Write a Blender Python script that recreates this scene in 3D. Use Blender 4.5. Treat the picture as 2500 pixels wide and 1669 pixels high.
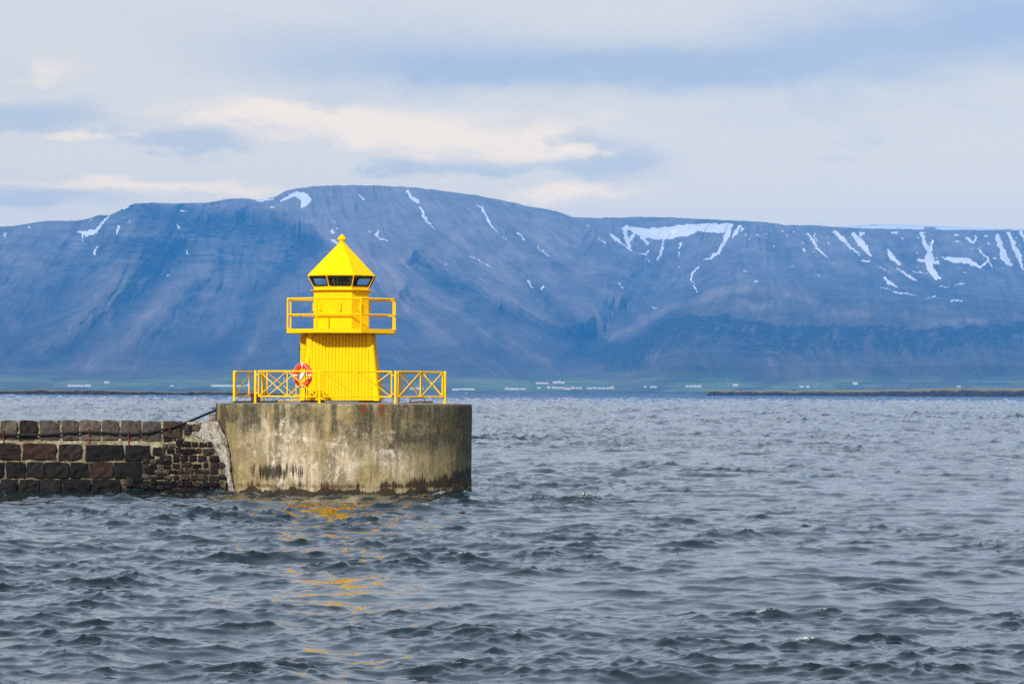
import bpy, math, random
import numpy as np
from mathutils import Vector, Matrix

# ------------------------------------------------------------------ camera, sky, sun, exposure
F = 8300.0                      # focal length in photograph pixels (2500 wide)
HX, HY = 1250.0, 955.0          # principal point on the horizon
ROLL = math.radians(0.25)
CAMZ = 3.31
SR, CR = math.sin(ROLL), math.cos(ROLL)

scene = bpy.context.scene
for o in list(bpy.data.objects):
    bpy.data.objects.remove(o)
COL = scene.collection

cam_d = bpy.data.cameras.new('camera')
cam = bpy.data.objects.new('camera', cam_d)
COL.objects.link(cam)
cam_d.sensor_width = 36.0
cam_d.lens = 36.0 * F / 2500.0
cam_d.shift_y = (HY - 834.5) / 2500.0
cam_d.clip_start = 0.5
cam_d.clip_end = 60000.0
cam.location = (0, 0, CAMZ)
cam.rotation_euler = (math.pi / 2, -ROLL, 0)
scene.camera = cam

SUN_AZ = math.radians(-157)      # measured from +Y towards +X: behind the camera, to its left
SUN_EL = math.radians(33)
world = bpy.data.worlds.new('World')
scene.world = world
world.use_nodes = True


class NT:
    """small helper round a node tree"""
    def __init__(self, tree):
        self.t = tree
        self.n = tree.nodes
        self.l = tree.links

    def node(self, typ, **kw):
        nd = self.n.new(typ)
        for k, v in kw.items():
            setattr(nd, k, v)
        return nd

    def put(self, sock, v):
        if isinstance(v, bpy.types.NodeSocket):
            self.l.new(v, sock)
        elif v is not None:
            if sock.type == 'RGBA' and len(v) == 3:
                v = (v[0], v[1], v[2], 1)
            sock.default_value = v

    def math(self, op, a, b=None, c=None, clamp=False):
        nd = self.node('ShaderNodeMath', operation=op)
        nd.use_clamp = clamp
        for i, v in enumerate((a, b, c)):
            if v is not None:
                self.put(nd.inputs[i], v)
        return nd.outputs[0]

    def mix(self, fac, a, b, blend='MIX'):
        nd = self.node('ShaderNodeMix', data_type='RGBA', blend_type=blend)
        self.put(nd.inputs[0], fac)
        self.put(nd.inputs[6], a)
        self.put(nd.inputs[7], b)
        return nd.outputs[2]

    def noise(self, vec, scale=5.0, detail=3.0, rough=0.55, dist=0.0, dim='3D'):
        nd = self.node('ShaderNodeTexNoise', noise_dimensions=dim)
        if vec is not None:
            self.l.new(vec, nd.inputs['Vector'])
        nd.inputs['Scale'].default_value = scale
        nd.inputs['Detail'].default_value = detail
        nd.inputs['Roughness'].default_value = rough
        nd.inputs['Distortion'].default_value = dist
        return nd.outputs['Fac']

    def smooth(self, v, lo, hi, a=0.0, b=1.0):
        nd = self.node('ShaderNodeMapRange', interpolation_type='SMOOTHSTEP')
        self.put(nd.inputs['Value'], v)
        nd.inputs['From Min'].default_value = lo
        nd.inputs['From Max'].default_value = hi
        nd.inputs['To Min'].default_value = a
        nd.inputs['To Max'].default_value = b
        return nd.outputs['Result']

    def ramp(self, fac, stops):
        nd = self.node('ShaderNodeValToRGB')
        self.put(nd.inputs[0], fac)
        cr = nd.color_ramp
        while len(cr.elements) < len(stops):
            cr.elements.new(0.5)
        for e, (p, c) in zip(cr.elements, stops):
            e.position = p
            e.color = (c[0], c[1], c[2], 1)
        return nd.outputs[0]

    def scaled(self, vec, sx, sy, sz):
        nd = self.node('ShaderNodeMapping')
        self.l.new(vec, nd.inputs['Vector'])
        nd.inputs['Scale'].default_value = (sx, sy, sz)
        return nd.outputs[0]

    def bump(self, h, strength=0.3, dist=0.02, normal=None):
        nd = self.node('ShaderNodeBump')
        nd.inputs['Strength'].default_value = strength
        nd.inputs['Distance'].default_value = dist
        self.l.new(h, nd.inputs['Height'])
        if normal is not None:
            self.l.new(normal, nd.inputs['Normal'])
        return nd.outputs[0]


def build_world():
    w = NT(world.node_tree)
    w.n.clear()
    out = w.node('ShaderNodeOutputWorld')
    bg = w.node('ShaderNodeBackground')
    bg.inputs['Strength'].default_value = 0.1
    w.l.new(bg.outputs[0], out.inputs['Surface'])
    sky = w.node('ShaderNodeTexSky', sky_type='NISHITA')
    sky.sun_disc = False
    sky.sun_elevation = SUN_EL
    sky.sun_rotation = SUN_AZ
    sky.air_density = 1.0
    sky.dust_density = 1.5
    tc = w.node('ShaderNodeTexCoord')
    d = tc.outputs['Generated']
    sep = w.node('ShaderNodeSeparateXYZ')
    w.l.new(d, sep.inputs[0])
    x, y, z = sep.outputs
    az = w.math('ARCTAN2', x, y)
    # cloud sheets: flattened noise on the direction, warped so that edges are ragged
    wa = w.noise(w.scaled(d, 1, 1, 3.2), 22, 4, 0.6)
    wb = w.noise(w.scaled(d, 1, 1, 3.0), 15.3, 3, 0.6, 0.4)
    wc = w.noise(w.scaled(d, 1, 1, 2.2), 70, 6, 0.66)
    wd = w.noise(w.scaled(d, 1, 1, 5.0), 5.2, 2, 0.5)
    az2 = w.math('MULTIPLY_ADD', wc, 0.022, w.math('MULTIPLY_ADD', wa, 0.055, w.math('SUBTRACT', az, 0.0385)))
    el2 = w.math('MULTIPLY_ADD', wc, 0.0065, w.math('MULTIPLY_ADD', wb, 0.015, w.math('SUBTRACT', z, 0.01075)))
    cv = w.node('ShaderNodeCombineXYZ')
    w.l.new(az2, cv.inputs[0])
    w.l.new(el2, cv.inputs[1])
    flat = cv.outputs[0]
    ct = w.node('ShaderNodeCombineXYZ')
    w.l.new(az2, ct.inputs[0])
    w.l.new(w.math('MULTIPLY_ADD', az2, -0.07, el2), ct.inputs[1])
    tilt = ct.outputs[0]

    def sheets(lst):
        tot = None
        for (px, py, sw, sh, tl, wt) in lst:
            ax, ey = (px - HX) / F, (HY - py) / F
            if tl:
                ey -= 0.07 * ax
            ma = w.node('ShaderNodeVectorMath', operation='MULTIPLY_ADD')
            w.l.new(tilt if tl else flat, ma.inputs[0])
            ma.inputs[1].default_value = (F / sw, F / sh, 0)
            ma.inputs[2].default_value = (-ax * F / sw, -ey * F / sh, 0)
            dt = w.node('ShaderNodeVectorMath', operation='DOT_PRODUCT')
            w.l.new(ma.outputs[0], dt.inputs[0])
            w.l.new(ma.outputs[0], dt.inputs[1])
            tot = w.math('MULTIPLY_ADD', w.math('POWER', 0.36788, dt.outputs['Value']), wt, 0.0 if tot is None else tot)
        return tot

    veil = sheets([(1450, 175, 660, 58, 0, 0.85), (2250, 105, 620, 80, 1, 0.9), (2480, 30, 320, 80, 0, 0.6), (900, 130, 540, 80, 0, 0.5)])
    puff = sheets([(60, 300, 240, 46, 0, 0.95), (500, 352, 170, 34, 0, 0.85), (1530, 405, 120, 55, 0, 0.95), (1180, 412, 260, 28, 0, 0.75),
                   (90, 490, 250, 40, 0, 0.85), (800, 262, 90, 34, 0, 0.5), (1420, 345, 90, 20, 0, 0.45), (2000, 385, 120, 17, 0, 0.5), (980, 430, 120, 26, 0, 0.6)])
    gap = sheets([(1030, 328, 480, 56, 0, 1.1), (640, 278, 260, 30, 0, 0.9), (1400, 380, 150, 26, 0, 0.8),
                  (1420, 488, 200, 32, 0, 0.95), (260, 455, 320, 15, 0, 0.95), (1090, 425, 70, 40, 0, 0.6),
                  (230, 345, 180, 14, 0, 0.8), (90, 190, 130, 34, 0, 0.6), (560, 472, 290, 15, 0, 0.7)])
    # the same kinds of cloud go on all round the sky
    veil = w.math('ADD', veil, w.smooth(wd, 0.50, 0.75, 0.0, 0.45))
    veil = w.math('ADD', veil, w.smooth(wb, 0.45, 0.75, -0.10, 0.22), clamp=True)
    rag = w.math('MULTIPLY_ADD', wc, 1.3, w.math('MULTIPLY_ADD', wa, 0.6, -0.95))
    puff = w.math('ADD', w.math('ADD', puff, rag), w.smooth(wb, 0.62, 0.80, 0.0, 0.5))
    puff = w.smooth(puff, 0.15, 0.90)
    gap = w.math('ADD', w.math('ADD', gap, w.math('MULTIPLY', rag, 0.8)), w.smooth(wa, 0.60, 0.80, 0.0, 0.4))
    gap = w.math('MULTIPLY', w.smooth(gap, 0.18, 1.05), w.math('MULTIPLY_ADD', puff, -0.85, 1.0), clamp=True)
    base = w.ramp(z, [(0.055, (13.4, 11.0, 6.5)), (0.08, (11.2, 9.75, 7.0)), (0.115, (9.55, 8.8, 7.4)),
                      (0.2, (7.7, 8.4, 9.2)), (0.4, (6.2, 7.3, 9.0)), (1.0, (4.2, 5.1, 6.6))])
    col = w.mix(veil, base, (0.58, 0.70, 0.95), 'MULTIPLY')
    col = w.mix(puff, col, (0.72, 0.79, 0.95), 'MULTIPLY')
    col = w.mix(gap, col, (1.36, 1.22, 1.02), 'MULTIPLY')
    col = w.mix(0.95, sky.outputs[0], col)
    w.l.new(col, bg.inputs['Color'])


build_world()
world.cycles.sampling_method = 'MANUAL'
world.cycles.sample_map_resolution = 256

sun_d = bpy.data.lights.new('sun', 'SUN')
sun_d.energy = 4.8
sun_d.angle = math.radians(1.2)
sun_d.color = (1.0, 0.94, 0.85)
sun = bpy.data.objects.new('sun', sun_d)
COL.objects.link(sun)
sdir = Vector((math.sin(SUN_AZ) * math.cos(SUN_EL), math.cos(SUN_AZ) * math.cos(SUN_EL), math.sin(SUN_EL)))
sun.rotation_euler = sdir.to_track_quat('Z', 'Y').to_euler()
sun.location = (-40, -20, 60)

scene.view_settings.view_transform = 'Standard'
scene.view_settings.look = 'None'
scene.view_settings.exposure = 0.0
scene.view_settings.gamma = 1.0
scene.view_settings.use_curve_mapping = False
scene.render.engine = 'CYCLES'
scene.cycles.use_denoising = False
scene.cycles.sample_clamp_indirect = 3.0
scene.cycles.volume_bounces = 0
scene.cycles.max_bounces = 6
scene.cycles.diffuse_bounces = 2
scene.cycles.glossy_bounces = 3
scene.cycles.transparent_max_bounces = 16
scene.cycles.caustics_reflective = False
scene.cycles.caustics_refractive = False


# ------------------------------------------------------------------ helpers
def unroll(px, py):
    dx, dy = px - HX, HY - py
    return dx * CR - dy * SR, dy * CR + dx * SR


def at(px, py, Y):
    tx, ty = unroll(px, py)
    return Vector((tx * Y / F, Y, CAMZ + ty * Y / F))


def sea_point(px, py):
    tx, ty = unroll(px, py)
    Y = -CAMZ * F / ty
    return Vector((tx * Y / F, Y, 0.0))


def tag(o, label=None, category=None, group=None, kind=None):
    if label:
        o['label'] = label
    if category:
        o['category'] = category
    if group:
        o['group'] = group
    if kind:
        o['kind'] = kind
    return o


def empty(name, loc=(0, 0, 0), rz=0.0):
    o = bpy.data.objects.new(name, None)
    o.location = loc
    o.rotation_euler = (0, 0, rz)
    o.empty_display_size = 0.2
    COL.objects.link(o)
    return o


class MB:
    """collects shapes, then links them as ONE mesh object"""
    def __init__(self):
        self.v, self.f = [], []

    def add(self, verts, faces):
        b = len(self.v)
        self.v += [tuple(p) for p in verts]
        self.f += [tuple(i + b for i in f) for f in faces]
        return self

    def box(self, c, s, M=None):
        x, y, z = s[0] / 2, s[1] / 2, s[2] / 2
        pts = [Vector((sx * x, sy * y, sz * z)) for sz in (-1, 1) for sy in (-1, 1) for sx in (-1, 1)]
        if M is not None:
            pts = [M @ p for p in pts]
        pts = [p + Vector(c) for p in pts]
        return self.add(pts, [(0, 2, 3, 1), (4, 5, 7, 6), (0, 1, 5, 4), (2, 6, 7, 3), (0, 4, 6, 2), (1, 3, 7, 5)])

    def tube(self, pts, r, n=8, closed=False, caps=True):
        pts = [Vector(p) for p in pts]
        m = len(pts)
        rr = r if isinstance(r, (list, tuple)) else [r] * m
        rings = []
        up = Vector((0, 0, 1))
        for i, p in enumerate(pts):
            if closed:
                t = pts[(i + 1) % m] - pts[i - 1]
            else:
                t = pts[min(i + 1, m - 1)] - pts[max(i - 1, 0)]
            t.normalize()
            u = up if abs(t.z) < 0.95 else Vector((1, 0, 0))
            a = t.cross(u).normalized()
            b = a.cross(t).normalized()
            rings.append([p + a * (rr[i] * math.cos(2 * math.pi * k / n)) + b * (rr[i] * math.sin(2 * math.pi * k / n)) for k in range(n)])
        V = [q for ring in rings for q in ring]
        Fc = []
        for i in range(m if closed else m - 1):
            j = (i + 1) % m
            for k in range(n):
                k2 = (k + 1) % n
                Fc.append((i * n + k, j * n + k, j * n + k2, i * n + k2))
        if caps and not closed:
            Fc.append(tuple(range(n)))
            Fc.append(tuple((m - 1) * n + k for k in reversed(range(n))))
        return self.add(V, Fc)

    def lathe(self, prof, n=24, a0=0.0, c=(0, 0, 0)):
        V, Fc = [], []
        m = len(prof)
        for (r, z) in prof:
            for k in range(n):
                a = a0 + 2 * math.pi * k / n
                V.append((c[0] + r * math.sin(a), c[1] - r * math.cos(a), c[2] + z))
        for i in range(m - 1):
            for k in range(n):
                k2 = (k + 1) % n
                Fc.append((i * n + k, i * n + k2, (i + 1) * n + k2, (i + 1) * n + k))
        Fc.append(tuple(reversed(range(n))))
        Fc.append(tuple((m - 1) * n + k for k in range(n)))
        return self.add(V, Fc)

    def build(self, name, mat, parent=None, smooth=False, loc=None, bevel=0.0):
        me = bpy.data.meshes.new(name)
        me.from_pydata([tuple(p) for p in self.v], [], self.f)
        me.validate()
        me.update()
        if smooth:
            me.shade_smooth()
            me.set_sharp_from_angle(angle=math.radians(40))
        o = bpy.data.objects.new(name, me)
        if mat is not None:
            me.materials.append(mat)
        COL.objects.link(o)
        if parent is not None:
            o.parent = parent
        if loc is not None:
            o.location = loc
        if bevel:
            b = o.modifiers.new('bevel', 'BEVEL')
            b.width = bevel
            b.segments = 2
            b.limit_method = 'ANGLE'
        return o


# numpy value noise
_tab = np.random.RandomState(7).rand(8, 256, 256).astype(np.float32)


def vn(x, y, s=0):
    x = np.asarray(x, np.float64)
    y = np.asarray(y, np.float64)
    xi, yi = np.floor(x).astype(np.int64), np.floor(y).astype(np.int64)
    fx, fy = x - xi, y - yi
    fx = fx * fx * fx * (fx * (fx * 6 - 15) + 10)
    fy = fy * fy * fy * (fy * (fy * 6 - 15) + 10)
    t = _tab[s % 8]
    x0, x1, y0, y1 = xi & 255, (xi + 1) & 255, yi & 255, (yi + 1) & 255
    return (t[x0, y0] * (1 - fx) + t[x1, y0] * fx) * (1 - fy) + (t[x0, y1] * (1 - fx) + t[x1, y1] * fx) * fy


def fbm(x, y, octv=4, s=0, gain=0.5):
    x = np.asarray(x, np.float64)
    y = np.asarray(y, np.float64)
    a, tot, n = 1.0, 0.0, 0.0
    for i in range(octv):
        tot = tot + a * vn(x + 17.3 * i, y - 9.1 * i, s + i)
        n += a
        a *= gain
        x, y = x * 2.03, y * 2.03
    return tot / n


def sst(v, lo, hi):
    t = np.clip((v - lo) / (hi - lo), 0, 1)
    return t * t * (3 - 2 * t)


def grid_mesh(name, P, mat, kind=None, attrs=None, smooth=True, wrap=False):
    """P: (rows, cols, 3) array of points -> one quad grid"""
    R, C = P.shape[:2]
    me = bpy.data.meshes.new(name)
    me.vertices.add(R * C)
    me.vertices.foreach_set('co', P.reshape(-1).astype(np.float32))
    r = np.arange(R - 1)[:, None]
    c = np.arange(C if wrap else C - 1)[None, :]
    c1 = (c + 1) % C
    q = np.stack([r * C + c, r * C + c1, (r + 1) * C + c1, (r + 1) * C + c], -1).reshape(-1, 4)
    n = len(q)
    me.loops.add(n * 4)
    me.loops.foreach_set('vertex_index', q.reshape(-1).astype(np.int32))
    me.polygons.add(n)
    me.polygons.foreach_set('loop_start', np.arange(0, n * 4, 4, dtype=np.int32))
    me.polygons.foreach_set('loop_total', np.full(n, 4, dtype=np.int32))
    me.update(calc_edges=True)
    if smooth:
        me.shade_smooth()
    for k, a in (attrs or {}).items():
        at_ = me.attributes.new(k, 'FLOAT', 'POINT')
        at_.data.foreach_set('value', np.asarray(a, np.float32).reshape(-1))
    me.materials.append(mat)
    o = bpy.data.objects.new(name, me)
    COL.objects.link(o)
    if kind:
        o['kind'] = kind
    return o


def material(name, fn=None, color=None, rough=0.6, metal=0.0, spec=0.5):
    m = bpy.data.materials.new(name)
    m.use_nodes = True
    t = NT(m.node_tree)
    bsdf = t.n['Principled BSDF']
    bsdf.inputs['Roughness'].default_value = rough
    bsdf.inputs['Metallic'].default_value = metal
    bsdf.inputs['Specular IOR Level'].default_value = spec
    if color:
        bsdf.inputs['Base Color'].default_value = (*color, 1)
    if fn:
        fn(t, bsdf)
    return m


def obj_co(t):
    return t.node('ShaderNodeTexCoord').outputs['Object']


def geo_co(t):
    return t.node('ShaderNodeNewGeometry').outputs['Position']


def attr(t, name):
    return t.node('ShaderNodeAttribute', attribute_name=name).outputs['Fac']


# ------------------------------------------------------------------ materials
def m_yellow(t, b):
    p = geo_co(t)
    n1 = t.noise(t.scaled(p, 1, 1, 0.35), 3.0, 5, 0.6)
    n2 = t.noise(t.scaled(p, 6, 6, 0.8), 4.0, 4, 0.6)
    c = t.mix(t.smooth(n1, 0.3, 0.7), (0.95, 0.565, 0.0), (0.94, 0.53, 0.0))
    c = t.mix(t.smooth(n2, 0.62, 0.85, 0, 0.22), c, (0.55, 0.33, 0.02))
    t.l.new(c, b.inputs['Base Color'])
    t.l.new(t.smooth(n2, 0.2, 0.9, 0.5, 0.7), b.inputs['Roughness'])
    t.l.new(t.bump(t.noise(p, 60, 3), 0.05, 0.01), b.inputs['Normal'])


YEL = material('yellow_paint', m_yellow, spec=0.06)


def m_rustpaint(t, b):
    p = geo_co(t)
    n = t.noise(p, 14, 5, 0.65)
    t.l.new(t.mix(t.smooth(n, 0.35, 0.7), (0.05, 0.012, 0.010), (0.12, 0.03, 0.016)), b.inputs['Base Color'])


MAROON = material('maroon_rust_paint', m_rustpaint, rough=0.75)


def m_oldyellow(t, b):
    p = geo_co(t)
    n = t.noise(p, 30, 5, 0.7)
    t.l.new(t.mix(t.smooth(n, 0.5, 0.62), (0.80, 0.56, 0.02), (0.07, 0.05, 0.03)), b.inputs['Base Color'])


OLDYEL = material('flaking_yellow_paint', m_oldyellow, rough=0.7)
BLACK = material('black_rubber', None, (0.012, 0.012, 0.013), 0.55)
BLACKMETAL = material('black_painted_metal', None, (0.02, 0.018, 0.018), 0.5)


def m_cable(t, b):
    p = geo_co(t)
    n = t.noise(p, 9, 4)
    t.l.new(t.mix(n, (0.005, 0.005, 0.005), (0.014, 0.0135, 0.0135)), b.inputs['Base Color'])


CABLE = material('black_polythene', m_cable, rough=0.6, spec=0.2)


def m_clamp(t, b):
    p = geo_co(t)
    n = t.noise(t.scaled(p, 1, 1, 0.5), 25, 4)
    t.l.new(t.mix(t.smooth(n, 0.3, 0.7), (0.17, 0.008, 0.006), (0.14, 0.026, 0.006)), b.inputs['Base Color'])


REDRUST = material('red_rust', m_clamp, rough=0.85)


def m_buoy(t, b):
    p = obj_co(t)
    n = t.noise(p, 6, 3)
    t.l.new(t.mix(n, (0.72, 0.012, 0.003), (0.80, 0.045, 0.006)), b.inputs['Base Color'])


REDBUOY = material('orange_red_buoy', m_buoy, rough=0.5)
WHITE = material('white_tape', None, (0.80, 0.78, 0.74), 0.7)
GREY = material('galvanised_steel', None, (0.25, 0.25, 0.24), 0.45, 0.7)
DARKIN = material('lantern_interior', None, (0.03, 0.034, 0.034), 0.5)


def m_glass(t, b):
    o = t.n['Material Output']
    t.n.remove(b)
    tr = t.node('ShaderNodeBsdfTransparent')
    tr.inputs['Color'].default_value = (0.93, 0.965, 0.97, 1)
    gl = t.node('ShaderNodeBsdfGlossy')
    gl.inputs['Roughness'].default_value = 0.02
    fr = t.node('ShaderNodeFresnel')
    fr.inputs['IOR'].default_value = 1.5
    mx = t.node('ShaderNodeMixShader')
    bf = t.node('ShaderNodeNewGeometry').outputs['Backfacing']
    t.l.new(t.math('MULTIPLY', t.math('MULTIPLY_ADD', fr.outputs[0], 0.8, 0.02), t.math('SUBTRACT', 1.0, bf)), mx.inputs[0])
    t.l.new(tr.outputs[0], mx.inputs[1])
    t.l.new(gl.outputs[0], mx.inputs[2])
    t.l.new(mx.outputs[0], o.inputs['Surface'])


GLASS = material('window_glass', m_glass)
LENS = material('green_lens_glass', None, (0.004, 0.10, 0.11), 0.08, 0.0, 0.8)


def m_concrete(t, b):
    p = obj_co(t)
    light, dark, alga, rust = attr(t, 'light'), attr(t, 'dark'), attr(t, 'algae'), attr(t, 'rust')
    arc = attr(t, 'arc')
    sp = t.node('ShaderNodeSeparateXYZ')
    t.l.new(p, sp.inputs[0])
    cb = t.node('ShaderNodeCombineXYZ')
    t.l.new(arc, cb.inputs[0])
    t.l.new(sp.outputs[2], cb.inputs[2])
    v = cb.outputs[0]
    streak = t.noise(t.scaled(v, 1, 1, 0.12), 7.0, 6, 0.65)
    streak2 = t.noise(t.scaled(v, 1, 1, 0.07), 19.0, 4, 0.6)
    blot = t.noise(t.scaled(v, 1, 1, 1.3), 1.6, 6, 0.62, 0.6)
    spk = t.noise(v, 34, 4, 0.7)
    fine = t.noise(v, 95, 2, 0.7)
    mott = t.noise(t.scaled(v, 1, 1, 0.8), 9.5, 6, 0.78)
    peel = t.noise(t.scaled(v, 1, 1, 0.75), 3.6, 7, 0.75, 0.15)
    board = t.noise(t.scaled(v, 1, 1, 0.01), 3.3, 1, 0.5)
    khaki = t.mix(t.smooth(blot, 0.3, 0.7), (0.30, 0.224, 0.080), (0.48, 0.375, 0.185))
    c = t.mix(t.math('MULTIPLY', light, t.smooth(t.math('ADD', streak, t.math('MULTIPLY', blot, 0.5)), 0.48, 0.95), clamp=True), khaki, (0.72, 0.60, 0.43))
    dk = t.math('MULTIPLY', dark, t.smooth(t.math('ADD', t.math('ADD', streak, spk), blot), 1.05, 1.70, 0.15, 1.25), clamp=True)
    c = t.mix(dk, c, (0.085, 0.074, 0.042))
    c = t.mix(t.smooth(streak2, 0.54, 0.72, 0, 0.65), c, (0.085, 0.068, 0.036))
    c = t.mix(t.smooth(spk, 0.55, 0.66, 0, 0.7), c, (0.05, 0.043, 0.028))
    c = t.mix(t.math('MULTIPLY', t.smooth(mott, 0.50, 0.60, 0, 1.0), t.math('MULTIPLY_ADD', dark, 0.6, 0.16)), c, (0.045, 0.037, 0.020))
    c = t.mix(t.smooth(mott, 0.34, 0.44, 0.45, 0.0), c, (0.60, 0.52, 0.37))
    c = t.mix(t.math('MULTIPLY', light, t.smooth(peel, 0.53, 0.57), clamp=True), c, (0.72, 0.62, 0.48))
    c = t.mix(t.smooth(peel, 0.36, 0.41, 0.55, 0.0), c, (0.07, 0.058, 0.03))
    c = t.mix(t.smooth(board, 0.40, 0.60, 0.0, 0.28), c, (0.11, 0.095, 0.05))
    c = t.mix(t.smooth(fine, 0.66, 0.74, 0, 0.35), c, (0.70, 0.64, 0.5))
    ag = t.math('ADD', alga, t.math('MULTIPLY', t.math('SUBTRACT', streak2, 0.5), 1.5))
    ag = t.math('ADD', ag, t.math('MULTIPLY', t.math('SUBTRACT', spk, 0.5), 0.9))
    ag = t.math('ADD', ag, t.math('MULTIPLY', t.math('SUBTRACT', streak, 0.5), 1.1))
    al = t.smooth(ag, 0.40, 0.66)
    c = t.mix(t.math('MULTIPLY', al, 0.93), c, t.mix(t.smooth(spk, 0.4, 0.7), (0.010, 0.007, 0.004), (0.048, 0.026, 0.011)))
    c = t.mix(t.math('MULTIPLY', rust, t.smooth(streak2, 0.25, 0.6, 0.5, 1.0), clamp=True), c, (0.19, 0.050, 0.009))
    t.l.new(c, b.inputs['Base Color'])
    h = t.math('ADD', t.math('MULTIPLY', spk, 0.6), t.math('ADD', streak, t.math('MULTIPLY', fine, 0.4)))
    t.l.new(t.bump(t.math('MULTIPLY_ADD', peel, 1.2, h), 0.9, 0.04), b.inputs['Normal'])
    t.l.new(t.smooth(al, 0, 1, 0.85, 0.75), b.inputs['Roughness'])


CONC = material('weathered_concrete', m_concrete, rough=0.85, spec=0.3)


def m_deck(t, b):
    p = obj_co(t)
    n = t.noise(p, 3, 6, 0.65)
    t.l.new(t.mix(n, (0.10, 0.085, 0.06), (0.32, 0.28, 0.21)), b.inputs['Base Color'])
    t.l.new(t.bump(t.noise(p, 30, 4), 0.4, 0.02), b.inputs['Normal'])


DECK = material('deck_concrete', m_deck, rough=0.9)


def stone_mat(name, ca, cb, lichen=0.15):
    def fn(t, b):
        p = geo_co(t)
        oi = t.node('ShaderNodeObjectInfo').outputs['Random']
        n = t.noise(p, 5, 6, 0.65, 0.5)
        g = t.noise(p, 26, 5, 0.7)
        c = t.mix(t.smooth(n, 0.3, 0.7), ca, cb)
        hs = t.node('ShaderNodeHueSaturation')
        t.l.new(c, hs.inputs['Color'])
        t.l.new(t.math('MULTIPLY_ADD', oi, 0.9, 0.55), hs.inputs['Value'])
        t.l.new(t.math('MULTIPLY_ADD', oi, 0.4, 0.8), hs.inputs['Saturation'])
        c = t.mix(t.smooth(g, 0.64, 0.74, 0, lichen), hs.outputs[0], (0.42, 0.38, 0.28))
        t.l.new(c, b.inputs['Base Color'])
        t.l.new(t.bump(t.math('ADD', n, t.math('MULTIPLY', g, 0.6)), 0.9, 0.07), b.inputs['Normal'])
    return material(name, fn, rough=0.85, spec=0.2)


ST_DARK = stone_mat('black_basalt', (0.006, 0.0052, 0.0046), (0.017, 0.014, 0.0115), 0.12)
ST_RED = stone_mat('red_brown_basalt', (0.020, 0.0105, 0.008), (0.045, 0.024, 0.018), 0.2)
ST_GREY = stone_mat('grey_basalt', (0.045, 0.037, 0.029), (0.100, 0.083, 0.065), 0.3)
ST_BROWN = stone_mat('brown_basalt', (0.017, 0.0125, 0.009), (0.052, 0.039, 0.028), 0.3)
ST_PINK = stone_mat('pinkish_block', (0.34, 0.22, 0.17), (0.5, 0.36, 0.29), 0.2)


def m_mortar(t, b):
    p = geo_co(t)
    sp = t.node('ShaderNodeSeparateXYZ')
    t.l.new(p, sp.inputs[0])
    n = t.noise(p, 4, 6, 0.68, 0.4)
    g = t.noise(p, 24, 5, 0.7)
    c = t.ramp(t.math('MULTIPLY_ADD', g, 0.5, t.math('MULTIPLY', n, 0.6)),
               [(0.36, (0.030, 0.025, 0.014)), (0.48, (0.15, 0.125, 0.06)), (0.57, (0.36, 0.315, 0.19)), (0.70, (0.62, 0.58, 0.47))])
    c = t.mix(t.smooth(sp.outputs[2], 0.4, 1.5, 0.5, 0.0), c, (0.05, 0.042, 0.022))
    wet = t.smooth(t.math('ADD', sp.outputs[2], t.math('MULTIPLY', t.math('SUBTRACT', n, 0.5), 0.9)), 0.12, 0.50, 1, 0)
    c = t.mix(t.math('MULTIPLY', wet, 0.93), c, (0.010, 0.010, 0.006))
    t.l.new(c, b.inputs['Base Color'])
    t.l.new(t.bump(t.math('ADD', n, g), 1.0, 0.08), b.inputs['Normal'])


MORTAR = material('lime_mortar', m_mortar, rough=0.9, spec=0.25)


def m_plaster(t, b):
    p = geo_co(t)
    n = t.noise(p, 5, 6, 0.7, 0.8)
    g = t.noise(p, 22, 5, 0.72, 0.3)
    c = t.ramp(t.math('MULTIPLY_ADD', g, 0.55, t.math('MULTIPLY', n, 0.5)),
               [(0.38, (0.03, 0.026, 0.018)), (0.46, (0.20, 0.17, 0.115)), (0.53, (0.50, 0.46, 0.38)), (0.64, (0.80, 0.77, 0.71))])
    c = t.mix(t.smooth(t.noise(p, 3.1, 3), 0.60, 0.72, 0, 0.5), c, (0.30, 0.05, 0.03))
    t.l.new(c, b.inputs['Base Color'])
    t.l.new(t.bump(t.math('ADD', n, g), 1.0, 0.10), b.inputs['Normal'])


PLASTER = material('crumbling_white_mortar', m_plaster, rough=0.9, spec=0.25)


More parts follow.
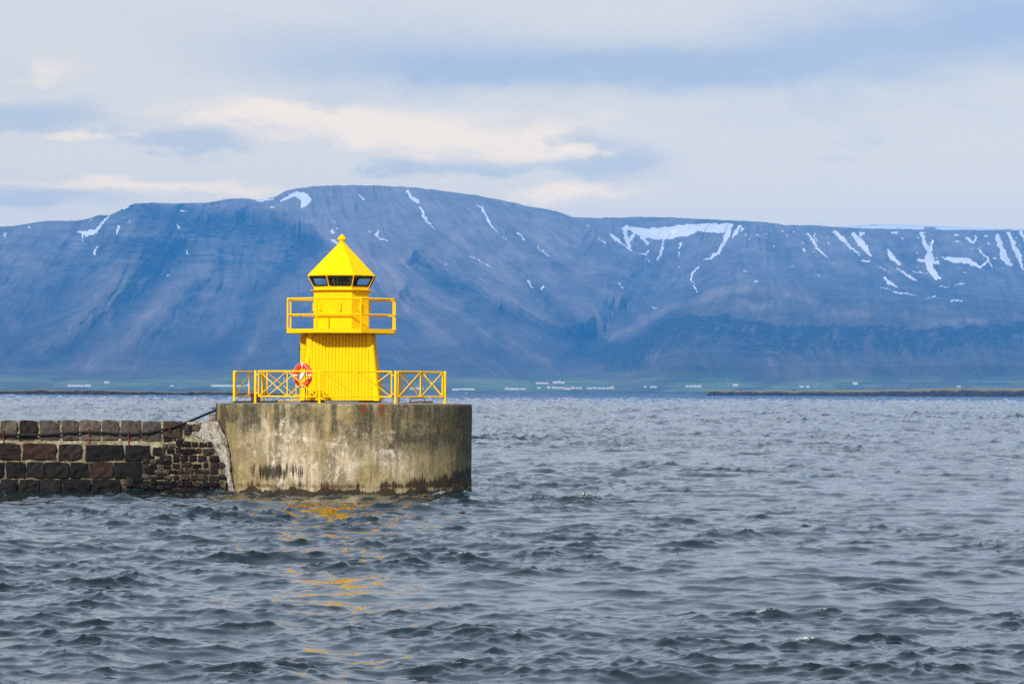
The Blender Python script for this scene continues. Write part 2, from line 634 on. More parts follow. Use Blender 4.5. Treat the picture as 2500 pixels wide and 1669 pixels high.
def m_sea(t, b):
    p = geo_co(t)
    foam = attr(t, 'foam')
    far = attr(t, 'far')
    r1 = t.noise(t.scaled(p, 1, 0.55, 1), 5.5, 4, 0.62, 0.5)
    r2 = t.noise(t.scaled(p, 1, 0.5, 1), 19.0, 3, 0.6, 0.4)
    r3 = t.noise(t.scaled(p, 1, 0.33, 1), 0.9, 5, 0.62, 0.3)
    h = t.math('ADD', t.math('MULTIPLY', r1, 0.0034), t.math('MULTIPLY', r2, 0.0016))
    gust = t.smooth(t.noise(t.scaled(p, 1, 0.6, 1), 0.045, 5, 0.7), 0.36, 0.64, 0.25, 1.6)
    h = t.math('ADD', t.math('MULTIPLY', h, gust), t.math('MULTIPLY', t.math('MULTIPLY', r3, t.math('MULTIPLY', gust, 0.13)), far))
    bn = t.node('ShaderNodeBump')
    bn.inputs['Strength'].default_value = 1.0
    bn.inputs['Distance'].default_value = 1.0
    t.l.new(h, bn.inputs['Height'])
    fo = t.math('MULTIPLY', foam, t.smooth(t.noise(p, 16, 4, 0.7), 0.42, 0.60), clamp=True)
    t.l.new(t.mix(fo, (0.006, 0.016, 0.019), (0.72, 0.76, 0.78)), b.inputs['Base Color'])
    t.l.new(t.smooth(fo, 0, 1, 0.05, 0.7), b.inputs['Roughness'])
    b.inputs['IOR'].default_value = 1.333
    t.l.new(bn.outputs[0], b.inputs['Normal'])


SEA = material('sea_water', m_sea)


def m_mountain(t, b):
    snow, green, cliff, tan = attr(t, 'snow'), attr(t, 'green'), attr(t, 'cliff'), attr(t, 'tan')  # cliff also carries painted gully shade, tan the painted light on ribs
    p = geo_co(t)
    n = t.noise(t.scaled(p, 1, 1, 1.6), 0.006, 6, 0.62)
    g = t.noise(p, 0.03, 4, 0.6)
    sp = t.node('ShaderNodeSeparateXYZ')
    t.l.new(p, sp.inputs[0])
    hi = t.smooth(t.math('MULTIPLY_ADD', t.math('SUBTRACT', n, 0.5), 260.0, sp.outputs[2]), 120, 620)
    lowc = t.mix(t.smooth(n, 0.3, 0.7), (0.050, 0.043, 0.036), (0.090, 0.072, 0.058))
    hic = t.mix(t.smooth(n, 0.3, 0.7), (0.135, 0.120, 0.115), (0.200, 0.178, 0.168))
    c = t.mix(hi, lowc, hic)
    c = t.mix(t.smooth(t.noise(t.scaled(p, 1, 0.6, 1.5), 0.018, 6, 0.72), 0.36, 0.64, 0.28, 0.0), c, (0.035, 0.032, 0.030))
    c = t.mix(t.math('MULTIPLY', tan, t.smooth(g, 0.3, 0.7, 0.6, 1.0), clamp=True), c, (0.26, 0.205, 0.17))
    c = t.mix(t.math('MULTIPLY', cliff, t.smooth(g, 0.25, 0.7, 0.65, 1.0), clamp=True), c, (0.012, 0.012, 0.012))
    c = t.mix(green, c, t.mix(t.smooth(n, 0.35, 0.65), (0.08, 0.14, 0.045), (0.17, 0.17, 0.07)))
    c = t.mix(t.smooth(snow, 0.35, 0.65), c, (0.62, 0.63, 0.66))
    t.l.new(c, b.inputs['Base Color'])


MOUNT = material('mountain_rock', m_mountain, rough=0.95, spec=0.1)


def m_island(t, b):
    p = geo_co(t)
    rock = attr(t, 'rock')
    n = t.noise(t.scaled(p, 1, 1, 2), 0.05, 6, 0.65)
    g = t.noise(t.scaled(p, 1, 1, 1.5), 0.22, 4, 0.65)
    gr = t.mix(t.smooth(n, 0.35, 0.65), (0.19, 0.145, 0.055), (0.27, 0.21, 0.10))
    gr = t.mix(t.smooth(g, 0.55, 0.75, 0, 0.5), gr, (0.14, 0.13, 0.05))
    rk = t.mix(t.smooth(g, 0.35, 0.7), (0.008, 0.007, 0.006), (0.045, 0.036, 0.026))
    rk = t.mix(t.smooth(n, 0.6, 0.75, 0, 0.5), rk, (0.12, 0.10, 0.07))
    t.l.new(t.mix(rock, gr, rk), b.inputs['Base Color'])


ISLAND = material('island_turf_and_rock', m_island, rough=0.95, spec=0.1)
HOUSEWALL = material('white_painted_wall', None, (0.50, 0.48, 0.46), 0.8)
HOUSEROOF = material('pale_metal_roof', None, (0.36, 0.38, 0.40), 0.6)
ROOFRED = material('dull_red_roof', None, (0.42, 0.16, 0.12), 0.7)
GULLW = material('gull_plumage', None, (0.80, 0.80, 0.80), 0.8)
GULLG = material('gull_wing_grey', None, (0.42, 0.44, 0.47), 0.8)
DARKROCK = material('dark_boulder', None, (0.03, 0.027, 0.024), 0.9)

# ------------------------------------------------------------------ sea
def wave_tile(N, L, lam, wdir, spread, seed, cut, p=3.6):
    rs = np.random.RandomState(seed)
    k1 = 2 * np.pi * np.fft.fftfreq(N, L / N)
    kx, ky = np.meshgrid(k1, k1, indexing='ij')
    k = np.hypot(kx, ky)
    k[0, 0] = 1.0
    kp = 2 * np.pi / lam
    S = np.exp(-1.25 * (kp / k) ** 2.2) / k ** p * np.exp(-(k * cut) ** 2)
    th = np.arctan2(ky, kx) - wdir
    c = np.cos(th)
    S = S * (spread + np.where(c > 0, c, 0) ** 4)
    S[0, 0] = 0
    A = (rs.randn(N, N) + 1j * rs.randn(N, N)) * np.sqrt(S)
    h = np.fft.ifft2(A).real
    dx = np.fft.ifft2(1j * kx / k * A).real
    dy = np.fft.ifft2(1j * ky / k * A).real
    s = h.std()
    return h / s, dx / s, dy / s


def sample(tile, x, y, L):
    N = tile.shape[0]
    u = (x / L * N) % N
    v = (y / L * N) % N
    i, j = np.floor(u).astype(int) % N, np.floor(v).astype(int) % N
    fu, fv = u - np.floor(u), v - np.floor(v)
    i1, j1 = (i + 1) % N, (j + 1) % N
    return (tile[i, j] * (1 - fu) + tile[i1, j] * fu) * (1 - fv) + (tile[i, j1] * (1 - fu) + tile[i1, j1] * fu) * fv


PCX, PCY = at(840, 981, 112.0).x, 112.0     # centre of the pier head


def build_sea():
    T = [(wave_tile(512, 52.0, 4.6, math.radians(-108), 0.13, 3, 0.11, 3.7), 52.0, 0.035, 1.4, 0.31),
         (wave_tile(512, 23.7, 1.5, math.radians(-80), 0.22, 5, 0.035, 3.2), 23.7, 0.0136, 1.25, -0.45),
         (wave_tile(512, 9.1, 0.5, math.radians(-100), 0.5, 8, 0.015, 3.2), 9.1, 0.0044, 1.1, 0.9),
         (wave_tile(512, 173.0, 11.0, math.radians(-105), 0.15, 9, 0.3, 3.2), 173.0, 0.13, 1.2, 0.2)]
    ys = [26.0]
    while ys[-1] < 9000:
        Y = ys[-1]
        ys.append(Y + Y * float(np.interp(Y, [26, 60, 140, 500, 1400, 2500], [0.0016, 0.0016, 0.0025, 0.0042, 0.0060, 0.016])))
    ys = np.array(ys)
    core = np.linspace(-0.185, 0.185, 470)
    wide = np.array([0.20, 0.225, 0.26, 0.32, 0.42, 0.6, 0.95])
    cs = np.concatenate([-wide[::-1], core, wide])
    Y, Cc = np.meshgrid(ys, cs, indexing='ij')
    X = Y * Cc
    H = np.zeros_like(X)
    DX = np.zeros_like(X)
    DY = np.zeros_like(X)
    boost = 0.98 + 1.3 * sst(Y, 80, 220) + 2.0 * sst(Y, 200, 700)   # the water outside the harbour is rougher
    for (h, dx, dy), L, amp, chop, rot in T:
        cr, sr = math.cos(rot), math.sin(rot)
        u, v = X * cr + Y * sr, -X * sr + Y * cr
        if L < 60:
            amp = amp * (boost if L < 30 else 0.98 + 0.8 * sst(Y, 90, 210) + 1.5 * sst(Y, 200, 600))
        if L > 100:                       # the open bay beyond the pier carries longer waves
            amp = amp * (0.08 + 0.92 * sst(Y, 220, 700))
        if L < 30:                        # short waves ride on the crests, the troughs stay smoother
            amp = amp * (0.50 + 0.70 * sst(H / (0.040 * (0.98 + 0.8 * sst(Y, 90, 210) + 1.5 * sst(Y, 200, 600))), -0.8, 1.8)) * (0.62 + 0.8 * sst(fbm(X * 0.16, Y * 0.09, 3, 1), 0.35, 0.62))
        H += amp * sample(h, u, v, L)
        a, b_ = sample(dx, u, v, L) * amp * chop, sample(dy, u, v, L) * amp * chop
        DX += a * cr - b_ * sr
        DY += a * sr + b_ * cr
    # gusts: slow patches of rougher and smoother water
    g = (0.60 + 0.85 * fbm(X * 0.06, Y * 0.03, 3, 2)) * (0.72 + 0.62 * fbm(X * 0.016, Y * 0.008, 3, 6))
    calm = 1.0 + 0.6 * np.exp(-(((X + 5.0) / 8) ** 2 + ((Y - 90) / 20) ** 2))
    fade = g * calm * (1 - 0.9 * sst(np.abs(Cc), 0.2, 0.9)) * (1 - 0.5 * sst(Y, 2500, 8000))
    Z = H * fade
    foam = sst(H + 0.16 * (fbm(X * 2.2, Y * 1.1, 3, 4) - 0.5), 0.125, 0.16) * sst(fbm(X * 0.23, Y * 0.12, 3, 5), 0.52, 0.66)
    foam = foam * (1 - sst(Y, 130, 300) * 0.8) * (Y < 900)
    # a little wash against the pier head
    rr = np.hypot(X - PCX, Y - PCY)
    wash = np.exp(-((rr - 4.3) / 0.22) ** 2) * (rr > 4.1) * sst(fbm(X * 3, Y * 3, 3, 2), 0.45, 0.65)
    foam = np.maximum(foam, 0.8 * wash)
    far = sst(Y, 180, 700)
    P = np.stack([X + DX * fade, Y + DY * fade, Z], -1)
    # the water behind and below the camera continues as a coarse apron of the same mesh
    first = P[0].copy()
    rows = []
    for yy, sc in ((-400.0, 0), (-60.0, 0), (5.0, 0.3), (18.0, 0.7)):
        rw = first.copy()
        rw[:, 0] = cs * (26.0 if yy > 0 else 400.0)
        rw[:, 1] = yy
        rw[:, 2] *= sc
        rows.append(rw)
    P = np.concatenate([np.stack(rows), P], 0)
    z4 = np.zeros((4, P.shape[1]))
    return grid_mesh('sea', P, SEA, 'structure', {'foam': np.concatenate([z4, foam]), 'far': np.concatenate([z4, far])})


build_sea()

# ------------------------------------------------------------------ the mountain and the far shore
RIDGE = [(-900, 640), (-500, 590), (-200, 565), (0, 553), (32, 551), (96, 541), (122, 539), (186, 538), (213, 534), (242, 526), (266, 526), (298, 510), (330, 496),
         (372, 495), (426, 497), (505, 494), (559, 486), (590, 484), (622, 487), (644, 488), (670, 481), (697, 466), (718, 461),
         (771, 454), (851, 452), (931, 453), (1011, 458), (1091, 467), (1170, 478), (1250, 494), (1303, 506), (1356, 515),
         (1380, 523), (1399, 530), (1463, 532), (1569, 530), (1622, 530), (1729, 535), (1809, 539), (1873, 542), (1915, 549),
         (1995, 551), (2032, 554), (2101, 557), (2208, 559), (2314, 561), (2500, 562), (2800, 566), (3400, 590)]
RX, RY = np.array([p[0] for p in RIDGE], float), np.array([p[1] for p in RIDGE], float)
Y_SHORE = 8100.0
# foot of the big slope / crest of the dark bluff on the right
CREST = [(1380, 905), (1452, 856), (1540, 812), (1622, 776), (1729, 735), (1835, 712), (1995, 705), (2200, 735), (2500, 745), (3400, 760)]


def shore_py(px):
    return 958.6 + (px - HX) * math.tan(ROLL)


def surf_Y(px, py):
    """distance of the land seen at photograph position (px, py)"""
    px, py = np.asarray(px, float), np.asarray(py, float)
    ridge = np.interp(px, RX, RY)
    q = np.clip((shore_py(px) - py) / (shore_py(px) - ridge), 0, 1)
    yr = 12600 + 500 * np.sin(px / 520.0) + np.clip((px - 1250) / 1250, 0, 1.5) * 900
    G = np.interp(q, [0, 0.03, 0.08, 0.16, 0.35, 0.6, 0.8, 0.93, 1.0], [0, 0.10, 0.26, 0.38, 0.56, 0.74, 0.86, 0.94, 1.0])
    Y = Y_SHORE + (yr - Y_SHORE) * G
    # the bluff on the right stands in front of the bowl behind it
    crest = np.interp(px, [c[0] for c in CREST], [c[1] for c in CREST])
    inside = sst(px, 1380, 1700)
    dz = py - crest
    Y = Y - 900 * inside * sst(dz, -45, 12) * sst(-py, -945, -900)
    # the valley that comes down between them
    vx = np.interp(py, [480, 560, 640, 720, 800, 860, 920], [1560, 1590, 1640, 1600, 1520, 1455, 1400])
    Y = Y + 420 * np.exp(-((px - vx) / (60 + 0.25 * np.abs(py - 860))) ** 2) * sst(-py, -930, -850) * (1 - inside * sst(dz, -10, 20))
    # left corrie and spur
    Y = Y + 300 * np.exp(-((px - 560 + 0.5 * (py - 600)) / 130) ** 2) * sst(-py, -900, -760) * sst(py, 500, 560)
    Y = Y - 330 * np.exp(-((px - 330 + 0.35 * (py - 600)) / 120) ** 2) * sst(-py, -920, -800) * sst(py, 505, 580)
    Y = Y - 300 * np.exp(-((px - 960 - 0.75 * (py - 600)) / 110) ** 2) * sst(-py, -900, -800) * sst(py, 520, 600)
    return Y


def slope_coord(px, py):
    """coordinate across the fall line, so that gullies and scree run downhill"""
    k = np.interp(px, [-600, 0, 300, 600, 800, 950, 1200, 1420, 1500, 1700, 1900, 2200, 3000], [-0.9, -0.75, -0.6, -0.35, 0.3, 1.2, 1.45, 1.2, -0.3, -0.8, 0.5, 0.5, 0.3])
    return px - k * (py - 720)


LZ = [  # snow in the left half: strokes of (x, y, half width) in a 2349-wide view of x 0..1250, y 430..
    [(500, 183, 5), (465, 220, 8), (440, 250, 10), (400, 265, 14), (370, 255, 8), (355, 258, 4)], [(378, 262, 8), (380, 297, 3)],
    [(545, 232, 8), (535, 255, 6), (538, 270, 3)], [(448, 322, 4), (430, 358, 6)], [(597, 142, 4), (568, 150, 5)], [(135, 232, 6)],
    [(25, 260, 5), (20, 275, 5)], [(1648, 85, 4), (1668, 105, 5)], [(1870, 68, 8), (1885, 95, 10), (1915, 118, 10)],
    [(1930, 145, 5), (1940, 180, 9), (1965, 215, 8), (1992, 240, 3)],
    [(2185, 133, 3), (2210, 145, 6), (2230, 185, 6), (2250, 220, 7), (2285, 258, 3)], [(2310, 280, 3), (2325, 292, 4)],
    [(1520, 200, 3), (1535, 215, 3)], [(1520, 252, 7), (1530, 258, 7)], [(1545, 238, 5), (1555, 240, 4)], [(1520, 290, 5), (1545, 305, 8)],
    [(1735, 255, 6), (1728, 270, 8), (1740, 285, 5)], [(1745, 287, 4), (1778, 300, 3)], [(1695, 248, 4), (1705, 257, 4)],
    [(812, 218, 4), (822, 238, 6)], [(836, 270, 3), (840, 285, 3)], [(856, 335, 4), (858, 355, 4)], [(595, 205, 3), (598, 215, 3)], [(770, 455, 5)],
    [(2160, 365, 3), (2210, 390, 3)], [(2225, 402, 3), (2255, 413, 3)], [(2045, 400, 5)], [(825, 160, 4), (855, 160, 4)],
    [(1293, 112, 5), (1330, 92, 10), (1360, 82, 13), (1395, 92, 16), (1410, 108, 18), (1390, 130, 14), (1385, 145, 4)], [(1370, 90, 14), (1410, 110, 16)],
    [(1175, 112, 5), (1205, 114, 7), (1250, 103, 5)], [(1240, 143, 3), (1258, 143, 3)], [(410, 208, 3), (420, 202, 3)]]
RZ = [  # the same for x 1250..2500
    [(510, 240, 8), (560, 245, 14), (620, 262, 24), (680, 264, 30), (740, 258, 32), (800, 248, 28), (850, 236, 20), (920, 240, 20), (985, 238, 24)],
    [(600, 280, 12), (622, 312, 8)], [(830, 230, 14), (1010, 225, 10)],
    [(525, 235, 12), (520, 275, 12), (535, 315, 10), (550, 345, 4)], [(455, 265, 6), (480, 290, 10), (520, 320, 4), (550, 345, 3)],
    [(545, 290, 10), (560, 265, 8)], [(990, 255, 18), (970, 310, 9), (945, 355, 9), (905, 378, 6), (880, 383, 3)],
    [(1045, 230, 11), (1022, 268, 8), (1010, 285, 3)], [(1060, 240, 7), (1050, 255, 4)], [(1070, 268, 5), (1080, 268, 4)], [(1090, 290, 4)], [(1122, 272, 4), (1138, 272, 3)],
    [(695, 290, 5), (690, 340, 7), (668, 380, 5)], [(775, 305, 6), (768, 335, 4), (765, 370, 3)], [(768, 415, 5)], [(778, 448, 4)],
    [(625, 340, 4), (610, 360, 6), (585, 358, 3)], [(610, 380, 3), (655, 402, 3)],
    [(855, 418, 4), (830, 440, 7), (820, 465, 5), (832, 490, 4), (840, 512, 5), (850, 535, 4)],
    [(25, 258, 4), (60, 290, 4)], [(115, 325, 4), (175, 367, 4)], [(70, 478, 6), (85, 500, 7), (97, 518, 3)], [(145, 505, 7), (135, 520, 5)],
    [(490, 493, 5), (508, 515, 4)], [(525, 525, 4)], [(650, 603, 5), (662, 606, 4)], [(1065, 437, 5), (1078, 438, 4)], [(1112, 481, 4), (1124, 481, 3)],
    [(400, 290, 4), (430, 308, 3)], [(340, 215, 3), (352, 240, 3)], [(1355, 263, 5), (1378, 295, 7), (1395, 325, 5), (1430, 360, 6), (1445, 372, 3), (1475, 400, 3)],
    [(1385, 268, 5), (1400, 300, 3)], [(1385, 345, 5)], [(1335, 338, 5), (1345, 343, 4)], [(1240, 250, 5)], [(1290, 256, 5)],
    [(1478, 255, 8), (1510, 280, 12), (1550, 325, 8), (1595, 362, 5)], [(1600, 386, 4), (1640, 392, 5)],
    [(1565, 265, 10), (1595, 300, 18), (1620, 328, 14), (1645, 360, 6)], [(1600, 268, 10), (1615, 262, 6)],
    [(1675, 413, 3), (1740, 445, 3)], [(1720, 335, 4), (1745, 375, 14), (1780, 405, 8)], [(1770, 425, 5), (1815, 455, 8), (1855, 480, 4)],
    [(1745, 262, 6), (1765, 262, 6)], [(1880, 262, 11), (1895, 310, 11), (1915, 350, 12), (1915, 385, 26), (1920, 425, 17), (1945, 462, 14), (1965, 470, 6)],
    [(1930, 295, 6), (1920, 345, 8)], [(1865, 385, 8), (1955, 397, 10)], [(1970, 372, 4), (2030, 385, 13), (2090, 388, 15), (2130, 405, 10), (2150, 418, 8), (2175, 395, 6)],
    [(2090, 285, 8), (2115, 305, 6), (2130, 280, 7)], [(2135, 330, 3), (2180, 375, 5), (2205, 415, 4)], [(2170, 275, 5), (2180, 275, 5)], [(2185, 310, 5)],
    [(2225, 275, 12), (2245, 330, 14), (2260, 375, 18), (2285, 405, 10)], [(2215, 375, 6)],
    [(2280, 262, 10), (2300, 310, 10), (2325, 370, 12), (2345, 425, 5)], [(2335, 255, 9), (2360, 310, 8)],
    [(1705, 465, 4), (1730, 488, 13), (1770, 506, 3)], [(1695, 512, 3), (1770, 532, 5), (1855, 548, 3)], [(1895, 563, 3), (1940, 552, 4)],
    [(2010, 572, 4), (2065, 570, 5)], [(2035, 500, 3), (2080, 490, 3)], [(1960, 503, 3), (2005, 508, 3)], [(1870, 440, 4), (1905, 447, 3)], [(1840, 435, 3), (1860, 445, 3)],
    [(2030, 270, 5), (2050, 270, 4)], [(2040, 297, 4), (2060, 297, 4)], [(2075, 440, 5)], [(2420, 280, 10), (2450, 340, 14)], [(2520, 270, 10), (2545, 380, 12)], [(2640, 270, 14), (2700, 400, 9)]]


_rs = random.Random(5)
for _ in range(70):          # small flecks of old snow along the right-hand plateau
    _x, _y = _rs.uniform(1150, 2340), 250 + abs(_rs.gauss(0, 70))
    _l = _rs.uniform(3, 22)
    RZ.append([(_x, _y, _rs.uniform(1.5, 3.5)), (_x + _l * _rs.uniform(0.2, 1.0), _y + _l * _rs.uniform(0.1, 0.9), _rs.uniform(1.2, 3.0))])


def stroke_field(px, py):
    s = np.full(px.shape, -99.0)
    k = 1250.0 / 2349.0
    wx = px + 9.0 * (fbm(px * 0.10, py * 0.13, 4, 1, 0.65) - 0.5)
    wy = py + 8.0 * (fbm(px * 0.13 + 40, py * 0.10, 4, 2, 0.65) - 0.5)
    for lst, ox in ((LZ, 0.0), (RZ, 1250.0)):
        for st in lst:
            pts = [(ox + x * k, 430 + y * k, w * k * 0.95) for x, y, w in st]
            if len(pts) == 1:
                pts = pts + [(pts[0][0] + 0.5, pts[0][1] + 0.5, pts[0][2])]
            for (x0, y0, w0), (x1, y1, w1) in zip(pts[:-1], pts[1:]):
                m = max(w0, w1) + 6
                sel = (px > min(x0, x1) - m) & (px < max(x0, x1) + m) & (py > min(y0, y1) - m) & (py < max(y0, y1) + m)
                if not sel.any():
                    continue
                ax, ay = wx[sel] - x0, wy[sel] - y0
                dx, dy = x1 - x0, y1 - y0
                tt = np.clip((ax * dx + ay * dy) / (dx * dx + dy * dy + 1e-9), 0, 1)
                d = (w0 + (w1 - w0) * tt) - np.hypot(ax - tt * dx, ay - tt * dy)
                s[sel] = np.maximum(s[sel], d)
    return s * 1.0 - 0.6 + 5.5 * (fbm(px * 0.22, py * 0.50, 4, 6, 0.85) - 0.52)


FEAT = [  # gullies (shade painted dark, pushed in), ribs (lit tone painted pale, proud), scree (pale): (points, half width, depth, dark, pale)
    ([(1037, 643), (1130, 700), (1250, 776), (1390, 822), (1460, 858)], 20, 170, 0.75, 0),
    ([(1020, 615), (1120, 672), (1250, 745), (1400, 800)], 16, -140, 0, 0.45),
    ([(1011, 728), (1130, 800), (1250, 872), (1330, 905)], 16, 110, 0.4, 0),
    ([(990, 706), (1120, 776), (1250, 846), (1340, 890)], 14, -90, 0, 0.35),
    ([(872, 605), (952, 653), (985, 690), (1000, 760)], 9, -50, 0, 0.55),
    ([(1303, 707), (1410, 797), (1479, 845)], 18, 130, 0.65, 0),
    ([(1702, 717), (1675, 749), (1569, 813), (1473, 855)], 15, 160, 0.55, 0),
    ([(1452, 850), (1540, 804), (1622, 762), (1729, 722), (1835, 700)], 9, -160, 0, 0.95),
    ([(452, 611), (340, 728), (250, 800), (175, 855), (80, 887)], 22, 160, 0.6, 0),
    ([(520, 640), (400, 760), (300, 850), (210, 890)], 20, -110, 0, 0.35),
    ([(745, 605), (640, 728), (605, 802), (505, 882)], 20, 150, 0.6, 0),
    ([(690, 690), (640, 790), (590, 860)], 14, -80, 0, 0.35),
    ([(240, 620), (130, 740), (20, 840)], 26, 120, 0.45, 0),
    ([(300, 660), (200, 790), (110, 850)], 16, -70, 0, 0.35),
    ([(330, 500), (420, 530), (560, 560), (690, 560), (760, 600)], 20, 60, 0.55, 0),
    ([(650, 500), (720, 545), (800, 580), (880, 640), (960, 720)], 14, -70, 0, 0.45),
    ([(1250, 560), (1350, 640), (1450, 720), (1560, 790)], 10, 60, 0.35, 0),
    ([(1100, 560), (1230, 650), (1330, 740)], 10, -50, 0, 0.30),
    ([(1900, 590), (1960, 680), (2060, 740)], 16, 80, 0.35, 0),
    ([(2200, 600), (2260, 690), (2380, 750)], 16, 80, 0.35, 0),
    ([(1750, 640), (1860, 700), (1990, 730)], 12, -60, 0, 0.45),
    ([(255, 745), (266, 800)], 9, 0, 0, 0.6), ([(298, 792), (394, 758)], 9, 0, 0, 0.5), ([(420, 795), (440, 770)], 6, 0, 0, 0.5),
    ([(1590, 855), (1596, 905)], 6, 0, 0, 0.55), ([(1700, 850), (1730, 905)], 7, 0, 0, 0.4), ([(1880, 865), (1900, 910)], 7, 0, 0, 0.5), ([(1930, 850), (1985, 905)], 7, 0, 0, 0.4),
    ([(2060, 880), (2100, 915)], 8, 0, 0, 0.35), ([(1800, 735), (1850, 755), (1895, 740)], 7, 0, 0, 0.6), ([(2040, 760), (2120, 770)], 9, 0, 0, 0.4), ([(2240, 790), (2400, 785)], 8, 0, 0, 0.3)]


def features(PX, PY):
    D, Cc, Ll = np.zeros_like(PX), np.zeros_like(PX), np.zeros_like(PX)
    wx = PX + 30 * (fbm(PX * 0.02, PY * 0.02, 4, 3) - 0.5)
    wy = PY + 22 * (fbm(PX * 0.02 + 9, PY * 0.02, 4, 5) - 0.5)
    for pts, hw, dep, dk, pl in FEAT:
        best = np.full(PX.shape, 1e9)
        for (x0, y0), (x1, y1) in zip(pts[:-1], pts[1:]):
            dx, dy = x1 - x0, y1 - y0
            tt = np.clip(((wx - x0) * dx + (wy - y0) * dy) / (dx * dx + dy * dy), 0, 1)
            best = np.minimum(best, np.hypot(wx - x0 - tt * dx, wy - y0 - tt * dy))
        g = np.exp(-(best / (hw * 1.25)) ** 2)
        D += dep * np.exp(-(best / (hw * 2.0)) ** 2)
        Cc += dk * g
        Ll += pl * g
    return D, np.clip(Cc, 0, 1), np.clip(Ll, 0, 1)


def build_mountain():
    inner = np.arange(-60, 2561, 2.3)
    cols = np.concatenate([np.arange(-900, -60, 12.0), inner, np.arange(2570, 3400, 12.0)])
    ridge = np.interp(cols, RX, RY) + 1.6 * (fbm(cols * 0.05, cols * 0 + 3, 4, 3) - 0.5) * 2
    sh = shore_py(cols)
    n = 262
    qs = np.linspace(0, 1, n) ** 0.94
    PX = np.repeat(cols[None, :], n, 0)
    PY = sh[None, :] + (ridge - sh)[None, :] * qs[:, None]
    Y = surf_Y(PX, PY)
    s = slope_coord(PX, PY)
    wob = 60 * (fbm(PX * 0.008, PY * 0.010, 4, 6) - 0.5)
    gul = 1 - np.abs(2 * fbm((s + wob) * 0.020, PY * 0.007, 3, 1) - 1)          # ridged: gullies and ribs
    gul2 = 1 - np.abs(2 * fbm((s + wob) * 0.070, PY * 0.022, 3, 2) - 1)
    body = sst(qs, 0.10, 0.28)[:, None] * (1 - sst(qs, 0.975, 1.0))[:, None]
    rough = fbm(PX * 0.012, PY * 0.018, 3, 4)
    feat_d, gully_shade, feat_l = features(PX, PY)
    Y = Y + body * (95 * (gul - 0.72) + 10 * (gul2 - 0.7) + 200 * (rough - 0.5) + 1.5 * feat_d)
    Y = np.maximum.accumulate(Y + np.arange(n)[:, None] * 0.9, axis=0)
    tx, ty = (PX - HX) * CR - (HY - PY) * SR, (HY - PY) * CR + (PX - HX) * SR
    P = np.stack([tx * Y / F, Y, CAMZ + ty * Y / F], -1)
    # --- land cover
    snow = np.clip(stroke_field(PX, PY) * 0.35 + 0.5, 0, 1)
    snow = snow * (1 - 0.0 * rough)
    hgt = sh[None, :] - PY
    crest = np.interp(PX, [c[0] for c in CREST], [c[1] for c in CREST])
    dz = PY - crest
    fine = fbm((s + wob) * 0.055, PY * 0.018, 5, 5, 0.6)
    blob = fbm(PX * 0.014, PY * 0.020, 4, 7)
    fine2 = fbm((s + wob * 0.6) * 0.16, PY * 0.035, 4, 3, 0.65)
    # dark cliff bands: right bluff, left corrie, small outcrops; gully shade is painted in as well
    edge = np.interp(PX, [1400, 1500, 1560, 1620, 1680, 1760, 1850, 1950, 2050, 2150, 2300, 2400, 2500, 3400], [880, 848, 818, 787, 768, 770, 786, 797, 790, 796, 802, 790, 785, 800])
    edge = edge + 26 * (fbm(PX * 0.035, PX * 0 + 1.5, 4, 5, 0.6) - 0.5)
    dd = PY - edge
    band = sst(dd, -4, 6) * (1 - sst(dd + 70 * (fine2 - 0.5) + 40 * (fine - 0.5), 28, 82)) * sst(PX, 1440, 1560)
    crag = 1 - np.abs(2 * fbm((PX + 0.5 * PY + wob * 0.5) * 0.045, PY * 0.04, 5, 2, 0.62) - 1)
    cl = band * (0.35 + 0.95 * sst(crag, 0.55, 0.85))
    leftc = np.exp(-(((PX - 430) / 330) ** 2 + ((PY - 600) / 85) ** 2))
    strata = fbm(PX * 0.02, PY * 0.20 + 2 * fbm(PX * 0.01, PY * 0.01, 2, 3), 3, 6)
    cl = cl + 0.75 * leftc * sst(strata * 0.6 + fine * 0.5, 0.45, 0.72)
    cl = cl + 0.15 * sst(gul, 0.90, 0.99) * sst(qs, 0.2, 0.4)[:, None]
    cl = cl + 0.6 * np.exp(-(((PX - 1130 - 0.9 * (PY - 740)) / 34) ** 2)) * sst(PY, 640, 690) * sst(-PY, -860, -800) * sst(blob, 0.35, 0.6)  # painted shade of the gully below the middle spur
    cl = cl + 0.5 * np.exp(-(((PX - 1440) / 60) ** 2 + ((PY - 862) / 16) ** 2)) + 0.5 * np.exp(-(((PX - 470) / 70) ** 2 + ((PY - 855) / 22) ** 2))
    cl = cl + 0.25 * sst(blob, 0.55, 0.72) * (PY > 520)
    cl = cl + gully_shade * (0.6 + 0.8 * fine) + 0.20 * (1 - sst(fine2, 0.28, 0.42)) * sst(qs, 0.1, 0.3)[:, None]  # shade painted along the gullies
    # pale scree fans; lit ribs and crag highlights are painted in as well
    tn = 0.25 * sst(fine, 0.48, 0.80) + 0.20 * sst(fine2, 0.52, 0.72) * np.interp(hgt, [0, 40, 120, 250, 380, 420], [0.15, 0.25, 0.50, 0.38, 0.16, 0.0])
    tn = tn * (0.55 + 0.45 * sst(blob, 0.35, 0.7)) * (1 - 0.6 * np.clip(band, 0, 1)) + 0.4 * band * (1 - sst(crag, 0.35, 0.6))  # crag highlights painted pale inside the bluff band
